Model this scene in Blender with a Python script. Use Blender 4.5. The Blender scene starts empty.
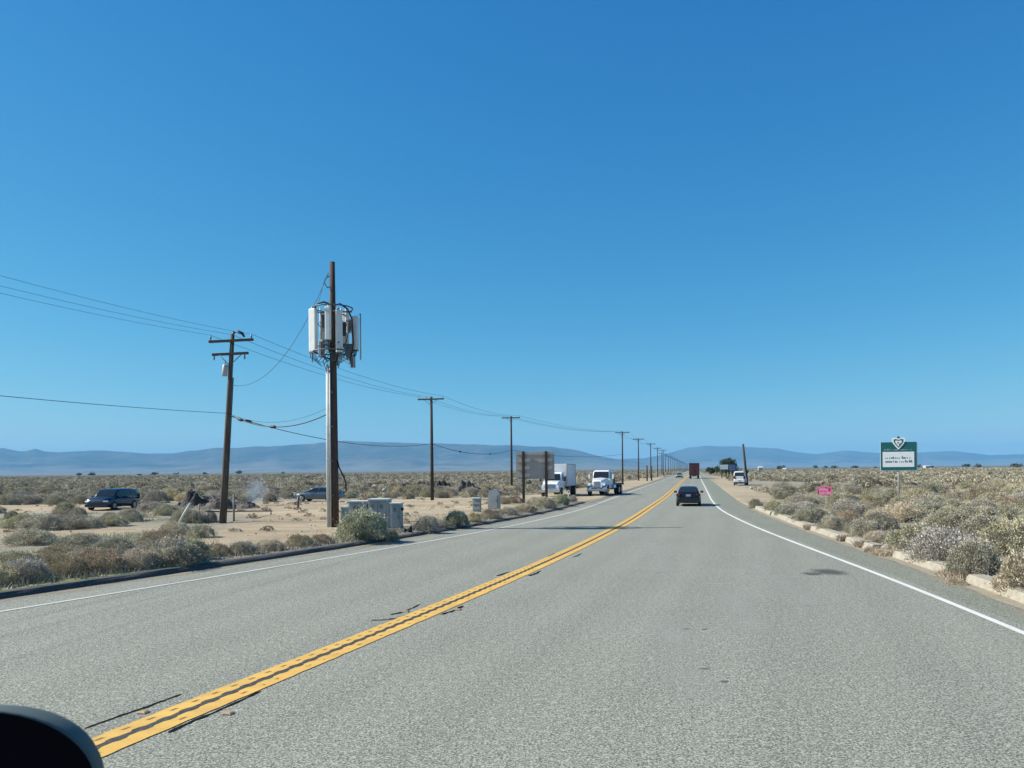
import bpy, bmesh, math, random
import numpy as np
from mathutils import Vector, Matrix, noise

random.seed(7); rng = np.random.default_rng(7)
SC = bpy.context.scene
COL = SC.collection
F, HY, CH, ROLL = 770.0, 470.0, 2.7, 0.0095
cr, sr = math.cos(ROLL), math.sin(ROLL)

# ------------------------------------------------------------------ camera geometry helpers
def ray(px, py):
    u, v = px - 512.0, HY - py
    return (u * cr + v * sr) / F, (-u * sr + v * cr) / F
def G(px, py, z=0.0):
    a, b = ray(px, py)
    d = (z - CH) / b
    return Vector((a * d, d, z))
def W(px, py, d):
    a, b = ray(px, py)
    return Vector((a * d, d, CH + b * d))
def proj(x, y, z=0.0):
    a, b = x / y, (z - CH) / y
    return 512 + F * (a * cr - b * sr), HY - F * (a * sr + b * cr)
def lerp(a, b, t): return a + (b - a) * t
def interp(tab):
    xs = np.array([p[0] for p in tab]); ys = np.array([p[1] for p in tab])
    return lambda y: float(np.interp(y, xs, ys))
def smooth_tab(pts, far_a):
    """(depth, x) samples -> dense smoothed table, straight line X = far_a + .2385 d beyond 200 m"""
    pts = pts + [(200, far_a + .2385 * 200), (400, far_a + .2385 * 400)]
    xs = np.array([p[0] for p in pts], float); ys = np.array([p[1] for p in pts], float)
    g = np.arange(-40, 260, 0.5); v = np.interp(g, xs, ys)
    s0 = (ys[1] - ys[0]) / (xs[1] - xs[0]); m = g < xs[0]; v[m] = ys[0] + s0 * (g[m] - xs[0])
    for _ in range(3):
        k = np.ones(13) / 13
        v = np.convolve(np.pad(v, 6, mode='reflect', reflect_type='odd'), k, mode='valid')
    gg = np.concatenate([g, [400, 40000]]); vv = np.concatenate([v, [far_a + .2385 * 400, far_a + .2385 * 40000]])
    return lambda y: float(np.interp(y, gg, vv))

LW = smooth_tab([(15.2, -10.1), (21.5, -6.95), (27.4, -4.1), (32.7, -1.74), (38.5, .5), (50, 4.25), (66, 8.1), (84.8, 12.5), (156, 29.6)], -7.65)
YL = smooth_tab([(7.65, -4.10), (9.31, -3.52), (10.72, -3.02), (12.27, -2.46), (14, -1.85), (16.05, -1.15), (18.5, -.31), (21.4, .63), (27.3, 2.47), (39.2, 5.9), (73, 14.5)], -2.9)
RW = smooth_tab([(12.4, 8.2), (16.6, 8.85), (24.5, 9.75), (31.5, 10.55), (38, 11.45), (47.2, 12.95), (52, 13.9), (65, 16.8), (74.6, 19.1)], 1.3)
BERM = smooth_tab([(16.8, -11.1), (19.5, -9.75), (21.5, -8.75), (23.5, -7.7), (25.8, -6.35), (31.5, -4.2), (36.7, -1.95), (42, .1), (49.6, 2.6), (57.6, 4.7), (66, 6.9), (84.8, 11.4)], -8.9)
KERB = smooth_tab([(15, 9.96), (17.9, 10.6), (22.7, 11.25), (27.9, 11.95), (33.2, 12.75), (39, 13.75), (49.7, 15.75), (59, 17.6), (74, 21.1), (181, 46.6)], 3.6)

# ------------------------------------------------------------------ materials
def newmat(name):
    m = bpy.data.materials.new(name); m.use_nodes = True
    nt = m.node_tree; b = nt.nodes['Principled BSDF']
    return m, nt, b
def N(nt, t, **kw):
    n = nt.nodes.new(t)
    for k, v in kw.items(): setattr(n, k, v)
    return n
def mixrgb(nt, fac, a, b, blend='MIX'):
    n = N(nt, 'ShaderNodeMix', data_type='RGBA', blend_type=blend)
    for s, v in ((n.inputs[0], fac), (n.inputs[6], a), (n.inputs[7], b)):
        if hasattr(v, 'links') or isinstance(v, bpy.types.NodeSocket): nt.links.new(v, s)
        elif isinstance(v, (int, float)): s.default_value = v
        else: s.default_value = (*v, 1)
    return n.outputs[2]
def math_(nt, op, a, b=None, clamp=False):
    n = N(nt, 'ShaderNodeMath', operation=op, use_clamp=clamp)
    for s, v in ((n.inputs[0], a), (n.inputs[1], b)):
        if v is None: continue
        if isinstance(v, bpy.types.NodeSocket): nt.links.new(v, s)
        else: s.default_value = v
    return n.outputs[0]
def noise_(nt, vec, scale, detail=4, rough=.55):
    n = N(nt, 'ShaderNodeTexNoise'); n.inputs['Scale'].default_value = scale
    n.inputs['Detail'].default_value = detail; n.inputs['Roughness'].default_value = rough
    nt.links.new(vec, n.inputs['Vector']); return n.outputs['Fac']
def ramp(nt, fac, p0, p1):
    n = N(nt, 'ShaderNodeMapRange', clamp=True); nt.links.new(fac, n.inputs[0])
    n.inputs[1].default_value = p0; n.inputs[2].default_value = p1
    return n.outputs[0]
MATS = {}
def M(name, col, rough=.6, metal=0., var=.25, scale=4., bump=0., spec=.5, col2=None, stretch=None, coat=0.):
    if name in MATS: return MATS[name]
    m, nt, b = newmat(name)
    tc = N(nt, 'ShaderNodeTexCoord'); vec = tc.outputs['Object']
    if stretch:
        mp = N(nt, 'ShaderNodeMapping'); mp.inputs['Scale'].default_value = stretch
        nt.links.new(vec, mp.inputs[0]); vec = mp.outputs[0]
    f = noise_(nt, vec, scale, 5)
    f2 = ramp(nt, f, .3, .7)
    c2 = col2 or tuple(c * (1 - var) for c in col)
    nt.links.new(mixrgb(nt, f2, c2, tuple(min(1, c * (1 + var * .4)) for c in col)), b.inputs['Base Color'])
    b.inputs['Roughness'].default_value = rough; b.inputs['Metallic'].default_value = metal
    b.inputs['Specular IOR Level'].default_value = spec; b.inputs['Coat Weight'].default_value = coat
    if bump:
        bp = N(nt, 'ShaderNodeBump'); bp.inputs['Strength'].default_value = bump; bp.inputs['Distance'].default_value = .02
        nt.links.new(noise_(nt, vec, scale * 6, 4), bp.inputs['Height']); nt.links.new(bp.outputs[0], b.inputs['Normal'])
    MATS[name] = m; return m

wood_dark = M('pole wood', (.055, .041, .033), .9, scale=3, var=.5, bump=.4, stretch=(6, 6, .4))
wood_pale = M('weathered pole wood', (.105, .085, .068), .9, scale=3, var=.5, bump=.4, stretch=(6, 6, .4))
wood_warm = M('cell pole wood', (.088, .055, .042), .9, scale=3, var=.5, bump=.4, stretch=(6, 6, .4))
wood_grey = M('weathered post wood', (.30, .26, .21), .9, scale=4, var=.4, stretch=(6, 6, .5))
galv = M('galvanised steel', (.40, .41, .41), .6, .25, var=.2, scale=3)
galv_dark = M('dark steel', (.10, .105, .11), .5, .4, var=.3)
antenna_white = M('antenna radome', (.66, .68, .66), .5, var=.08)
radio_grey = M('radio housing', (.40, .42, .43), .55, var=.12)
cable_black = M('cable black', (.018, .018, .02), .6, var=.1)
wire_mat = M('conductor', (.05, .05, .055), .5, .3, var=.1)
cab_paint = M('cabinet paint', (.27, .30, .31), .55, var=.18, scale=2)
cab_lid_lit = M('cabinet lit lid paint', (.58, .60, .59), .5, var=.12)  # paler than the housing: sunlight on lids and caps put into the colour
conc = M('concrete', (.33, .30, .235), .92, var=.28, scale=5, bump=.4)
insul = M('insulator', (.22, .20, .18), .3, var=.1)
sign_back = M('sign back board', (.42, .385, .35), .7, var=.2, scale=1.5, stretch=(1, 1, .3))
sign_green = M('sign green', (.010, .125, .130), .45, var=.12)
sign_white = M('sign white', (.84, .86, .84), .45, var=.06)
sign_ink = M('sign ink', (.06, .07, .10), .5, var=.05)
sign_pale = M('sign pale green lettering', (.30, .48, .46), .5, var=.05)
sign_pink = M('sign pink', (.78, .13, .28), .5, var=.12)
sign_purple = M('sign purple', (.22, .03, .10), .5, var=.05)
sign_pinkpale = M('sign pale pink', (.75, .5, .55), .5, var=.05)
sign_blue = M('sign blue', (.10, .16, .36), .5, var=.1)
tyre = M('tyre rubber', (.022, .022, .023), .85, var=.2)
rim = M('wheel rim', (.42, .43, .45), .35, .7, var=.1)
chrome = M('chrome', (.62, .63, .65), .2, .9, var=.05)
glass = M('vehicle glass', (.016, .02, .024), .06, var=.05, spec=.6)
black_trim = M('black trim', (.02, .02, .022), .55, var=.1)
tail_red = M('tail lamp red', (.075, .008, .008), .2, var=.05)
lamp_clear = M('headlamp lens', (.72, .75, .78), .12, var=.05, spec=.8)
plate_white = M('licence plate', (.30, .29, .36), .5, var=.05)
paint_black = M('black car paint', (.006, .0065, .008), .3, var=.05, coat=.25)
paint_navy = M('navy car paint', (.006, .016, .042), .25, var=.06, coat=.4)
paint_silver = M('silver blue car paint', (.085, .12, .175), .28, .35, var=.05, coat=.5)
paint_white = M('white vehicle paint', (.74, .75, .76), .3, var=.06, coat=.4)
paint_dull = M('dull white van paint', (.50, .52, .55), .45, var=.1)
paint_grey = M('pale car paint', (.26, .27, .29), .3, .2, var=.05, coat=.4)
trailer_white = M('trailer panel', (.60, .62, .65), .45, var=.1, scale=1)
paint_oxblood = M('dark red truck paint', (.085, .018, .017), .5, var=.3)
truck_dark = M('truck tarp', (.025, .02, .022), .8, var=.2)
bluegrey = M('truck front blue grey shade', (.17, .23, .30), .4, .2, var=.2)  # bluish shade on the truck fronts put into the colour
rail_pipe = M('pvc pipe', (.60, .58, .52), .6, var=.15)
soil_dark = M('dark rubble soil', (.06, .05, .043), .95, var=.6, scale=3, bump=1.)
soil_mid = M('grey rubble soil', (.13, .11, .095), .95, var=.6, scale=3, bump=1.)
rock_pale = M('pale rock', (.45, .42, .37), .9, var=.3, scale=4, bump=.6)
house_white = M('white stucco', (.52, .51, .48), .8, var=.08)
house_roof = M('grey roof', (.20, .19, .18), .8, var=.2)
bark = M('bark', (.10, .075, .055), .95, var=.4, scale=8)
mirror_shell = M('mirror shell', (.085, .115, .112), .7, var=.1, spec=.25)
mirror_dark = M('mirror dark reflection', (.003, .003, .006), .6, var=.05, spec=.04)  # reflection of the dark cab painted in as a dull black face

# asphalt ------------------------------------------------------------------
def make_asphalt(name, base, dark, speck=1.0, lanes=True):
    m, nt, b = newmat(name)
    geo = N(nt, 'ShaderNodeTexCoord'); P = geo.outputs['Object']
    big = ramp(nt, noise_(nt, P, .30, 4), .38, .66)
    mid = ramp(nt, noise_(nt, P, 1.7, 5), .3, .72)
    fine = noise_(nt, P, 60, 2, .75)
    vor = N(nt, 'ShaderNodeTexVoronoi'); vor.inputs['Scale'].default_value = 55; nt.links.new(P, vor.inputs['Vector'])
    c = mixrgb(nt, math_(nt, 'MULTIPLY', big, .8), base, tuple(x * .78 for x in base))
    c = mixrgb(nt, math_(nt, 'MULTIPLY', mid, .35), c, tuple(x * .80 for x in base))
    if lanes:   # wheel paths polished paler, lane centre oil-darkened: UV.x = metres from the centre line
        uv = N(nt, 'ShaderNodeUVMap'); sx = N(nt, 'ShaderNodeSeparateXYZ'); nt.links.new(uv.outputs[0], sx.inputs[0])
        w = math_(nt, 'SINE', math_(nt, 'MULTIPLY', sx.outputs[0], 2 * math.pi / 1.85))
        stre = N(nt, 'ShaderNodeCombineXYZ'); nt.links.new(math_(nt, 'MULTIPLY', sx.outputs[0], 2.2), stre.inputs[0]); nt.links.new(math_(nt, 'MULTIPLY', sx.outputs[1], .06), stre.inputs[1])
        st = ramp(nt, noise_(nt, stre.outputs[0], 1.0, 5, .6), .38, .68)
        c = mixrgb(nt, math_(nt, 'MULTIPLY', st, .6), c, tuple(x * .74 for x in base))
        c = mixrgb(nt, math_(nt, 'MULTIPLY', math_(nt, 'ADD', math_(nt, 'MULTIPLY', w, .5), .5), .26), c, tuple(min(1, x * 1.25) for x in base))
    sp = ramp(nt, fine, .50, .62)
    c = mixrgb(nt, math_(nt, 'MULTIPLY', sp, .85 * speck), c, dark)
    g2 = noise_(nt, P, 36, 2, .8); g3 = noise_(nt, P, 10, 3, .85)
    c = mixrgb(nt, math_(nt, 'MULTIPLY', ramp(nt, g2, .53, .60), .78 * speck), c, dark)
    c = mixrgb(nt, math_(nt, 'MULTIPLY', ramp(nt, g3, .54, .64), .50 * speck), c, dark)
    c = mixrgb(nt, math_(nt, 'MULTIPLY', ramp(nt, g3, .46, .36), .45 * speck), c, tuple(min(1, x * 1.7) for x in base))
    c = mixrgb(nt, math_(nt, 'MULTIPLY', ramp(nt, g2, .47, .38), .75 * speck), c, tuple(min(1, x * 1.85) for x in base))
    sp2 = ramp(nt, vor.outputs['Distance'], .28, .12)
    rnd = N(nt, 'ShaderNodeSeparateColor'); nt.links.new(vor.outputs['Color'], rnd.inputs[0])
    sel = math_(nt, 'GREATER_THAN', rnd.outputs[0], .72)
    c = mixrgb(nt, math_(nt, 'MULTIPLY', math_(nt, 'MULTIPLY', sp2, sel), .6 * speck), c, tuple(min(1, x * 1.9) for x in base))
    nt.links.new(c, b.inputs['Base Color'])
    b.inputs['Roughness'].default_value = .88; b.inputs['Specular IOR Level'].default_value = .3
    bp = N(nt, 'ShaderNodeBump'); bp.inputs['Strength'].default_value = .55; bp.inputs['Distance'].default_value = .012
    nt.links.new(fine, bp.inputs['Height']); nt.links.new(bp.outputs[0], b.inputs['Normal'])
    return m
asphalt = make_asphalt('worn asphalt', (.258, .260, .215), (.055, .057, .048))
asphalt_edge = make_asphalt('shoulder asphalt', (.215, .223, .176), (.055, .058, .047), lanes=False)
asphalt_berm = make_asphalt('berm asphalt', (.075, .075, .072), (.03, .03, .03), .7, lanes=False)
tar = M('tar seal', (.007, .007, .0065), .9, var=.4, scale=9, spec=.1)
def make_stain():
    m, nt, b = newmat('oil stain'); b.inputs['Base Color'].default_value = (.07, .07, .062, 1); b.inputs['Roughness'].default_value = .75
    at = N(nt, 'ShaderNodeAttribute', attribute_name='core'); tc = N(nt, 'ShaderNodeTexCoord'); P = tc.outputs['Object']
    f = math_(nt, 'MULTIPLY', ramp(nt, math_(nt, 'ADD', at.outputs['Fac'], math_(nt, 'MULTIPLY', math_(nt, 'SUBTRACT', noise_(nt, P, 14, 5, .7), .5), 1.3)), .15, .75), .72)
    t = N(nt, 'ShaderNodeBsdfTransparent'); mx = N(nt, 'ShaderNodeMixShader'); nt.links.new(f, mx.inputs[0]); nt.links.new(t.outputs[0], mx.inputs[1]); nt.links.new(b.outputs[0], mx.inputs[2])
    nt.links.new(mx.outputs[0], nt.nodes['Material Output'].inputs[0]); return m
stain = make_stain()

def make_white_line(nm='worn white paint', k=1.0):
    m, nt, b = newmat(nm)
    tc = N(nt, 'ShaderNodeTexCoord'); P = tc.outputs['Object']
    f = ramp(nt, noise_(nt, P, 38, 3, .7), .56, .70)
    g = ramp(nt, noise_(nt, P, .6, 3), .35, .75)
    c = mixrgb(nt, math_(nt, 'MULTIPLY', g, .5), (.66 * k, .66 * k, .61 * k), (.46 * k, .46 * k, .42 * k))
    c = mixrgb(nt, math_(nt, 'MULTIPLY', f, .75), c, (.22, .22, .2))
    nt.links.new(c, b.inputs['Base Color']); b.inputs['Roughness'].default_value = .7
    return m
def make_yellow():
    """UV.x across in metres (0 at the centre), UV.y along in metres. Rumble-strip grooves stay dark."""
    m, nt, b = newmat('yellow paint over rumble strip')
    uv = N(nt, 'ShaderNodeUVMap'); s = N(nt, 'ShaderNodeSeparateXYZ'); nt.links.new(uv.outputs[0], s.inputs[0])
    tc = N(nt, 'ShaderNodeTexCoord'); P = tc.outputs['Object']
    x, y = s.outputs[0], s.outputs[1]
    wob = math_(nt, 'MULTIPLY', math_(nt, 'SUBTRACT', noise_(nt, P, 5, 3), .5), .06)
    ph = math_(nt, 'FRACT', math_(nt, 'MULTIPLY', y, 1 / .34))
    tri = math_(nt, 'ABSOLUTE', math_(nt, 'SUBTRACT', ph, .5))          # 0 mid-groove .. .5
    ax = math_(nt, 'ABSOLUTE', math_(nt, 'ADD', x, math_(nt, 'MULTIPLY', wob, .35)))
    groove = ramp(nt, tri, .30, .12)
    gapw = math_(nt, 'ADD', math_(nt, 'ADD', .046, math_(nt, 'MULTIPLY', wob, .35)), math_(nt, 'MULTIPLY', groove, .028))
    gap = math_(nt, 'LESS_THAN', ax, gapw)
    # slot-like notch inside each line
    off = math_(nt, 'ABSOLUTE', math_(nt, 'SUBTRACT', ax, .175))
    n1 = math_(nt, 'LESS_THAN', off, .022)
    n2 = math_(nt, 'LESS_THAN', math_(nt, 'ADD', tri, wob), .155)
    isleft = math_(nt, 'LESS_THAN', x, 0.0)
    keep = math_(nt, 'GREATER_THAN', math_(nt, 'ADD', isleft, noise_(nt, P, 3, 2)), .52)
    notch = math_(nt, 'MULTIPLY', math_(nt, 'MULTIPLY', n1, n2), keep)
    wear = ramp(nt, noise_(nt, P, 30, 4, .75), .54, .70)
    c = mixrgb(nt, ramp(nt, noise_(nt, P, 2.0, 4), .35, .7), (.67, .40, .080), (.53, .315, .07))
    c = mixrgb(nt, math_(nt, 'MULTIPLY', wear, .6), c, (.28, .2, .08))
    c = mixrgb(nt, math_(nt, 'MULTIPLY', groove, .16), c, (.45, .26, .05))
    c = mixrgb(nt, math_(nt, 'MULTIPLY', notch, .85), c, (.08, .06, .03))
    c = mixrgb(nt, gap, c, mixrgb(nt, ramp(nt, noise_(nt, P, 20, 3, .7), .4, .62), (.022, .020, .017), (.07, .064, .05)))
    nt.links.new(c, b.inputs['Base Color']); b.inputs['Roughness'].default_value = .7
    bp = N(nt, 'ShaderNodeBump'); bp.inputs['Strength'].default_value = .7; bp.inputs['Distance'].default_value = .012
    nt.links.new(math_(nt, 'SUBTRACT', 1., groove), bp.inputs['Height']); nt.links.new(bp.outputs[0], b.inputs['Normal'])
    return m
white_line, yellow_line, white_faded = make_white_line(), make_yellow(), make_white_line('faded white paint', .80)

def make_ground():
    m, nt, b = newmat('desert soil')
    tc = N(nt, 'ShaderNodeTexCoord'); P = tc.outputs['Object']
    at = N(nt, 'ShaderNodeAttribute', attribute_name='bare'); ag = N(nt, 'ShaderNodeAttribute', attribute_name='grassy')
    n1, n2, n3 = noise_(nt, P, .35, 6, .6), noise_(nt, P, 2.2, 6, .65), noise_(nt, P, 14, 4, .7)
    mp = N(nt, 'ShaderNodeMapping'); mp.inputs['Scale'].default_value = (.06, .16, 1); nt.links.new(P, mp.inputs[0])
    nb = noise_(nt, mp.outputs[0], 1.0, 5, .6)
    scrub = mixrgb(nt, ramp(nt, n1, .35, .65), (.33, .29, .215), (.235, .215, .16))
    scrub = mixrgb(nt, math_(nt, 'MULTIPLY', ramp(nt, n2, .5, .7), .5), scrub, (.11, .10, .075))
    dirt = mixrgb(nt, ramp(nt, nb, .38, .62), (.46, .37, .25), (.33, .26, .17))
    dirt = mixrgb(nt, math_(nt, 'MULTIPLY', ramp(nt, n2, .52, .72), .45), dirt, (.20, .155, .105))
    mp2 = N(nt, 'ShaderNodeMapping'); mp2.inputs['Scale'].default_value = (.10, 1.5, 1); mp2.inputs['Rotation'].default_value = (0, 0, .05); nt.links.new(P, mp2.inputs[0])
    rut = ramp(nt, noise_(nt, mp2.outputs[0], 1.0, 4, .65), .50, .66)
    dirt = mixrgb(nt, math_(nt, 'MULTIPLY', rut, .55), dirt, (.20, .15, .10))
    fac = ramp(nt, math_(nt, 'ADD', at.outputs['Fac'], math_(nt, 'MULTIPLY', math_(nt, 'SUBTRACT', n2, .5), .9)), .3, .7)
    c = mixrgb(nt, fac, scrub, dirt)
    gf = ramp(nt, math_(nt, 'ADD', ag.outputs['Fac'], math_(nt, 'MULTIPLY', math_(nt, 'SUBTRACT', n2, .5), 1.2)), .5, .8)
    c = mixrgb(nt, math_(nt, 'MULTIPLY', gf, .8), c, (.22, .25, .09))
    c = mixrgb(nt, math_(nt, 'MULTIPLY', ramp(nt, n3, .55, .7), .4), c, (.12, .10, .075))
    af = N(nt, 'ShaderNodeAttribute', attribute_name='scrubby'); nf = noise_(nt, P, .012, 6, .7)
    c = mixrgb(nt, math_(nt, 'MULTIPLY', af.outputs['Fac'], .9), c, mixrgb(nt, ramp(nt, nf, .35, .65), (.125, .125, .095), (.08, .082, .062)))
    nt.links.new(c, b.inputs['Base Color']); b.inputs['Roughness'].default_value = .95; b.inputs['Specular IOR Level'].default_value = .2
    bp = N(nt, 'ShaderNodeBump'); bp.inputs['Strength'].default_value = .8; bp.inputs['Distance'].default_value = .06
    nt.links.new(n3, bp.inputs['Height']); nt.links.new(bp.outputs[0], b.inputs['Normal'])
    return m
soil = make_ground()

def make_leaf(name):
    m, nt, b = newmat(name)
    at = N(nt, 'ShaderNodeAttribute', attribute_name='col'); oi = N(nt, 'ShaderNodeObjectInfo')
    hsv = N(nt, 'ShaderNodeHueSaturation'); nt.links.new(at.outputs['Color'], hsv.inputs['Color'])
    nt.links.new(math_(nt, 'ADD', .82, math_(nt, 'MULTIPLY', oi.outputs['Random'], .36)), hsv.inputs['Value'])
    r2 = math_(nt, 'FRACT', math_(nt, 'MULTIPLY', oi.outputs['Random'], 7.31))
    nt.links.new(math_(nt, 'ADD', .75, math_(nt, 'MULTIPLY', r2, .35)), hsv.inputs['Saturation'])
    nt.links.new(math_(nt, 'ADD', .485, math_(nt, 'MULTIPLY', r2, .03)), hsv.inputs['Hue'])
    nt.links.new(hsv.outputs[0], b.inputs['Base Color'])
    b.inputs['Roughness'].default_value = .8; b.inputs['Specular IOR Level'].default_value = .2
    tr = N(nt, 'ShaderNodeBsdfTranslucent'); nt.links.new(hsv.outputs[0], tr.inputs[0])
    mx = N(nt, 'ShaderNodeMixShader'); mx.inputs[0].default_value = .12
    nt.links.new(b.outputs[0], mx.inputs[1]); nt.links.new(tr.outputs[0], mx.inputs[2])
    nt.links.new(mx.outputs[0], nt.nodes['Material Output'].inputs[0])
    return m
leafmat = make_leaf('shrub leaf')

def make_hill():
    m, nt, b = newmat('hill rock')
    tc = N(nt, 'ShaderNodeTexCoord'); P = tc.outputs['Object']
    f = ramp(nt, noise_(nt, P, .0012, 6, .65), .35, .65)
    f3 = ramp(nt, noise_(nt, P, .0045, 5, .7), .40, .60)  # dark mottling in the colour stands in for shading on the slopes
    cc = mixrgb(nt, math_(nt, 'MULTIPLY', f3, .6), mixrgb(nt, f, (.125, .11, .09), (.035, .038, .036)), (.03, .032, .03))
    sz = N(nt, 'ShaderNodeSeparateXYZ'); nt.links.new(P, sz.inputs[0])
    lo = ramp(nt, math_(nt, 'ADD', sz.outputs[2], math_(nt, 'MULTIPLY', math_(nt, 'SUBTRACT', f, .5), 130.)), 190., 20.)
    nt.links.new(mixrgb(nt, math_(nt, 'MULTIPLY', lo, .6), cc, (.24, .215, .175)), b.inputs['Base Color'])
    b.inputs['Roughness'].default_value = 1; b.inputs['Specular IOR Level'].default_value = 0
    return m
hillmat = make_hill()

# ------------------------------------------------------------------ mesh builder
class MB:
    def __init__(s): s.v = []; s.f = []; s.uv = {}; s.sm = []
    def add(s, vs, fs, smooth=False):
        o = len(s.v); s.v += [tuple(v) for v in vs]
        s.f += [tuple(i + o for i in f) for f in fs]; s.sm += [smooth] * len(fs); return s
    def box(s, c, size, rz=0, bev=0.0, rx=0, ry=0):
        hx, hy, hz = size[0] / 2, size[1] / 2, size[2] / 2
        R = Matrix.Rotation(rz, 3, 'Z') @ Matrix.Rotation(ry, 3, 'Y') @ Matrix.Rotation(rx, 3, 'X'); c = Vector(c)
        b = min(bev, hx * .9, hy * .9, hz * .9)
        if b <= 0:
            pts = [(sx * hx, sy * hy, sz * hz) for sz in (-1, 1) for sy in (-1, 1) for sx in (-1, 1)]
            fs = [(0, 2, 3, 1), (4, 5, 7, 6), (0, 1, 5, 4), (2, 6, 7, 3), (0, 4, 6, 2), (1, 3, 7, 5)]
            return s.add([c + R @ Vector(p) for p in pts], fs)
        bm = bmesh.new(); bmesh.ops.create_cube(bm, size=1)
        for v in bm.verts: v.co = Vector((v.co.x * size[0], v.co.y * size[1], v.co.z * size[2]))
        bmesh.ops.bevel(bm, geom=list(bm.edges), offset=b, segments=2, profile=.6, affect='EDGES')
        bm.verts.index_update()
        s.add([c + R @ v.co for v in bm.verts], [tuple(v.index for v in f.verts) for f in bm.faces]); bm.free(); return s
    def tube(s, pts, r, n=8, caps=True):
        pts = [Vector(p) for p in pts]; rs = r if isinstance(r, (list, tuple)) else [r] * len(pts)
        vs, fs = [], []; up = None
        for i, p in enumerate(pts):
            t = (pts[min(i + 1, len(pts) - 1)] - pts[max(i - 1, 0)]).normalized()
            if up is None: up = Vector((0, 0, 1)) if abs(t.z) < .9 else Vector((1, 0, 0))
            a = t.cross(up)
            if a.length < 1e-4: a = t.cross(Vector((0, 1, 0)))
            a.normalize(); b = t.cross(a).normalized()
            for k in range(n):
                q = 2 * math.pi * k / n; vs.append(p + (a * math.cos(q) + b * math.sin(q)) * rs[i])
        for i in range(len(pts) - 1):
            for k in range(n):
                k2 = (k + 1) % n; fs.append((i * n + k, i * n + k2, (i + 1) * n + k2, (i + 1) * n + k))
        o = len(s.v); s.add(vs, fs, True)
        if caps: s.f += [tuple(o + k for k in range(n))[::-1], tuple(o + (len(pts) - 1) * n + k for k in range(n))]; s.sm += [False, False]
        return s
    def loft(s, secs, smooth=False, caps=True):
        n = len(secs[0]); vs = [p for c in secs for p in c]; fs = []
        for i in range(len(secs) - 1):
            for k in range(n):
                k2 = (k + 1) % n; fs.append((i * n + k, i * n + k2, (i + 1) * n + k2, (i + 1) * n + k))
        o = len(s.v); s.add(vs, fs, smooth)
        if caps: s.f += [tuple(o + k for k in range(n))[::-1], tuple(o + (len(secs) - 1) * n + k for k in range(n))]; s.sm += [False, False]
        return s
    def prism(s, poly, axis, a0, a1):
        """poly of 2-D points swept along an axis: 'X': (y,z), 'Y': (x,z), 'Z': (x,y)"""
        def mk(p, a): return {'X': (a, p[0], p[1]), 'Y': (p[0], a, p[1]), 'Z': (p[0], p[1], a)}[axis]
        return s.loft([[mk(p, a0) for p in poly], [mk(p, a1) for p in poly]])
    def strip(s, A, B):
        n = len(A); return s.add(list(A) + list(B), [(i, i + 1, n + i + 1, n + i) for i in range(n - 1)])
    def blob(s, c, r, seed=0, amp=.25, seg=14, ring=9, fl=1.0):
        vs, fs = [], []; c = Vector(c)
        for i in range(ring + 1):
            th = math.pi * i / ring
            for k in range(seg):
                q = 2 * math.pi * k / seg
                d = Vector((math.sin(th) * math.cos(q), math.sin(th) * math.sin(q), math.cos(th)))
                a = 1 + amp * noise.noise(d * 1.7 + Vector((seed * 3.1, seed, 0))) + amp * .5 * noise.noise(d * 4 + Vector((seed, 0, 5)))
                vs.append(c + Vector((d.x * r[0], d.y * r[1], d.z * r[2])) * a)
        for i in range(ring):
            for k in range(seg):
                k2 = (k + 1) % seg; fs.append((i * seg + k, (i + 1) * seg + k, (i + 1) * seg + k2, i * seg + k2))
        return s.add(vs, fs, True)
    def mesh(s, name, mat):
        me = bpy.data.meshes.new(name); me.from_pydata(s.v, [], s.f); me.materials.append(mat)
        me.polygons.foreach_set('use_smooth', s.sm)
        bm = bmesh.new(); bm.from_mesh(me); bmesh.ops.remove_doubles(bm, verts=bm.verts, dist=1e-5)
        bmesh.ops.recalc_face_normals(bm, faces=bm.faces); bm.to_mesh(me); bm.free()
        return me
    def obj(s, name, mat, parent=None):
        o = bpy.data.objects.new(name, s.mesh(name, mat)); COL.objects.link(o)
        if parent is not None: o.parent = parent
        return o

def tag(o, label=None, cat=None, group=None, kind=None):
    if label: o['label'] = label
    if cat: o['category'] = cat
    if group: o['group'] = group
    if kind: o['kind'] = kind
    return o
def empty(name, loc, rz=0., label=None, cat=None, group=None):
    o = bpy.data.objects.new(name, None); COL.objects.link(o); o.empty_display_size = .2
    o.location = loc; o.rotation_euler = (0, 0, rz); return tag(o, label, cat, group)
def copy_tree(o, parent=None):
    c = o.copy(); COL.objects.link(c)
    if parent is not None: c.parent = parent
    for ch in list(o.children): copy_tree(ch, c)
    return c
ROADRZ = -math.atan(.2385)

# ------------------------------------------------------------------ regions of bare soil (outlines given as seen, tested on the ground plane)
LOT = [(150, 556), (215, 559), (330, 543), (400, 532), (470, 522), (560, 506), (600, 497.5), (650, 482.5), (662, 477.5), (640, 479), (600, 485), (548, 494), (490, 497.5), (400, 499.2), (330, 500.5), (230, 504), (150, 507), (70, 503), (-200, 503), (-200, 513), (60, 515), (130, 511), (180, 511), (235, 515), (250, 524), (215, 533), (195, 545)]
BAND = [(-250, 546), (60, 541), (120, 538), (170, 532), (188, 528), (150, 530), (60, 533), (-250, 538)]
PULL = [(714, 480), (738, 504), (756, 509), (795, 509), (775, 496), (752, 489), (735, 483), (722, 476), (709, 473)]
SAND = [[(830, 489), (840, 483), (900, 481), (905, 484), (860, 488)], [(960, 480), (1100, 484), (1100, 487), (965, 484)], [(700, 491), (990, 502), (1080, 505), (1080, 507), (960, 505)], [(470, 474), (560, 475), (545, 478), (470, 477)]]
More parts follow.
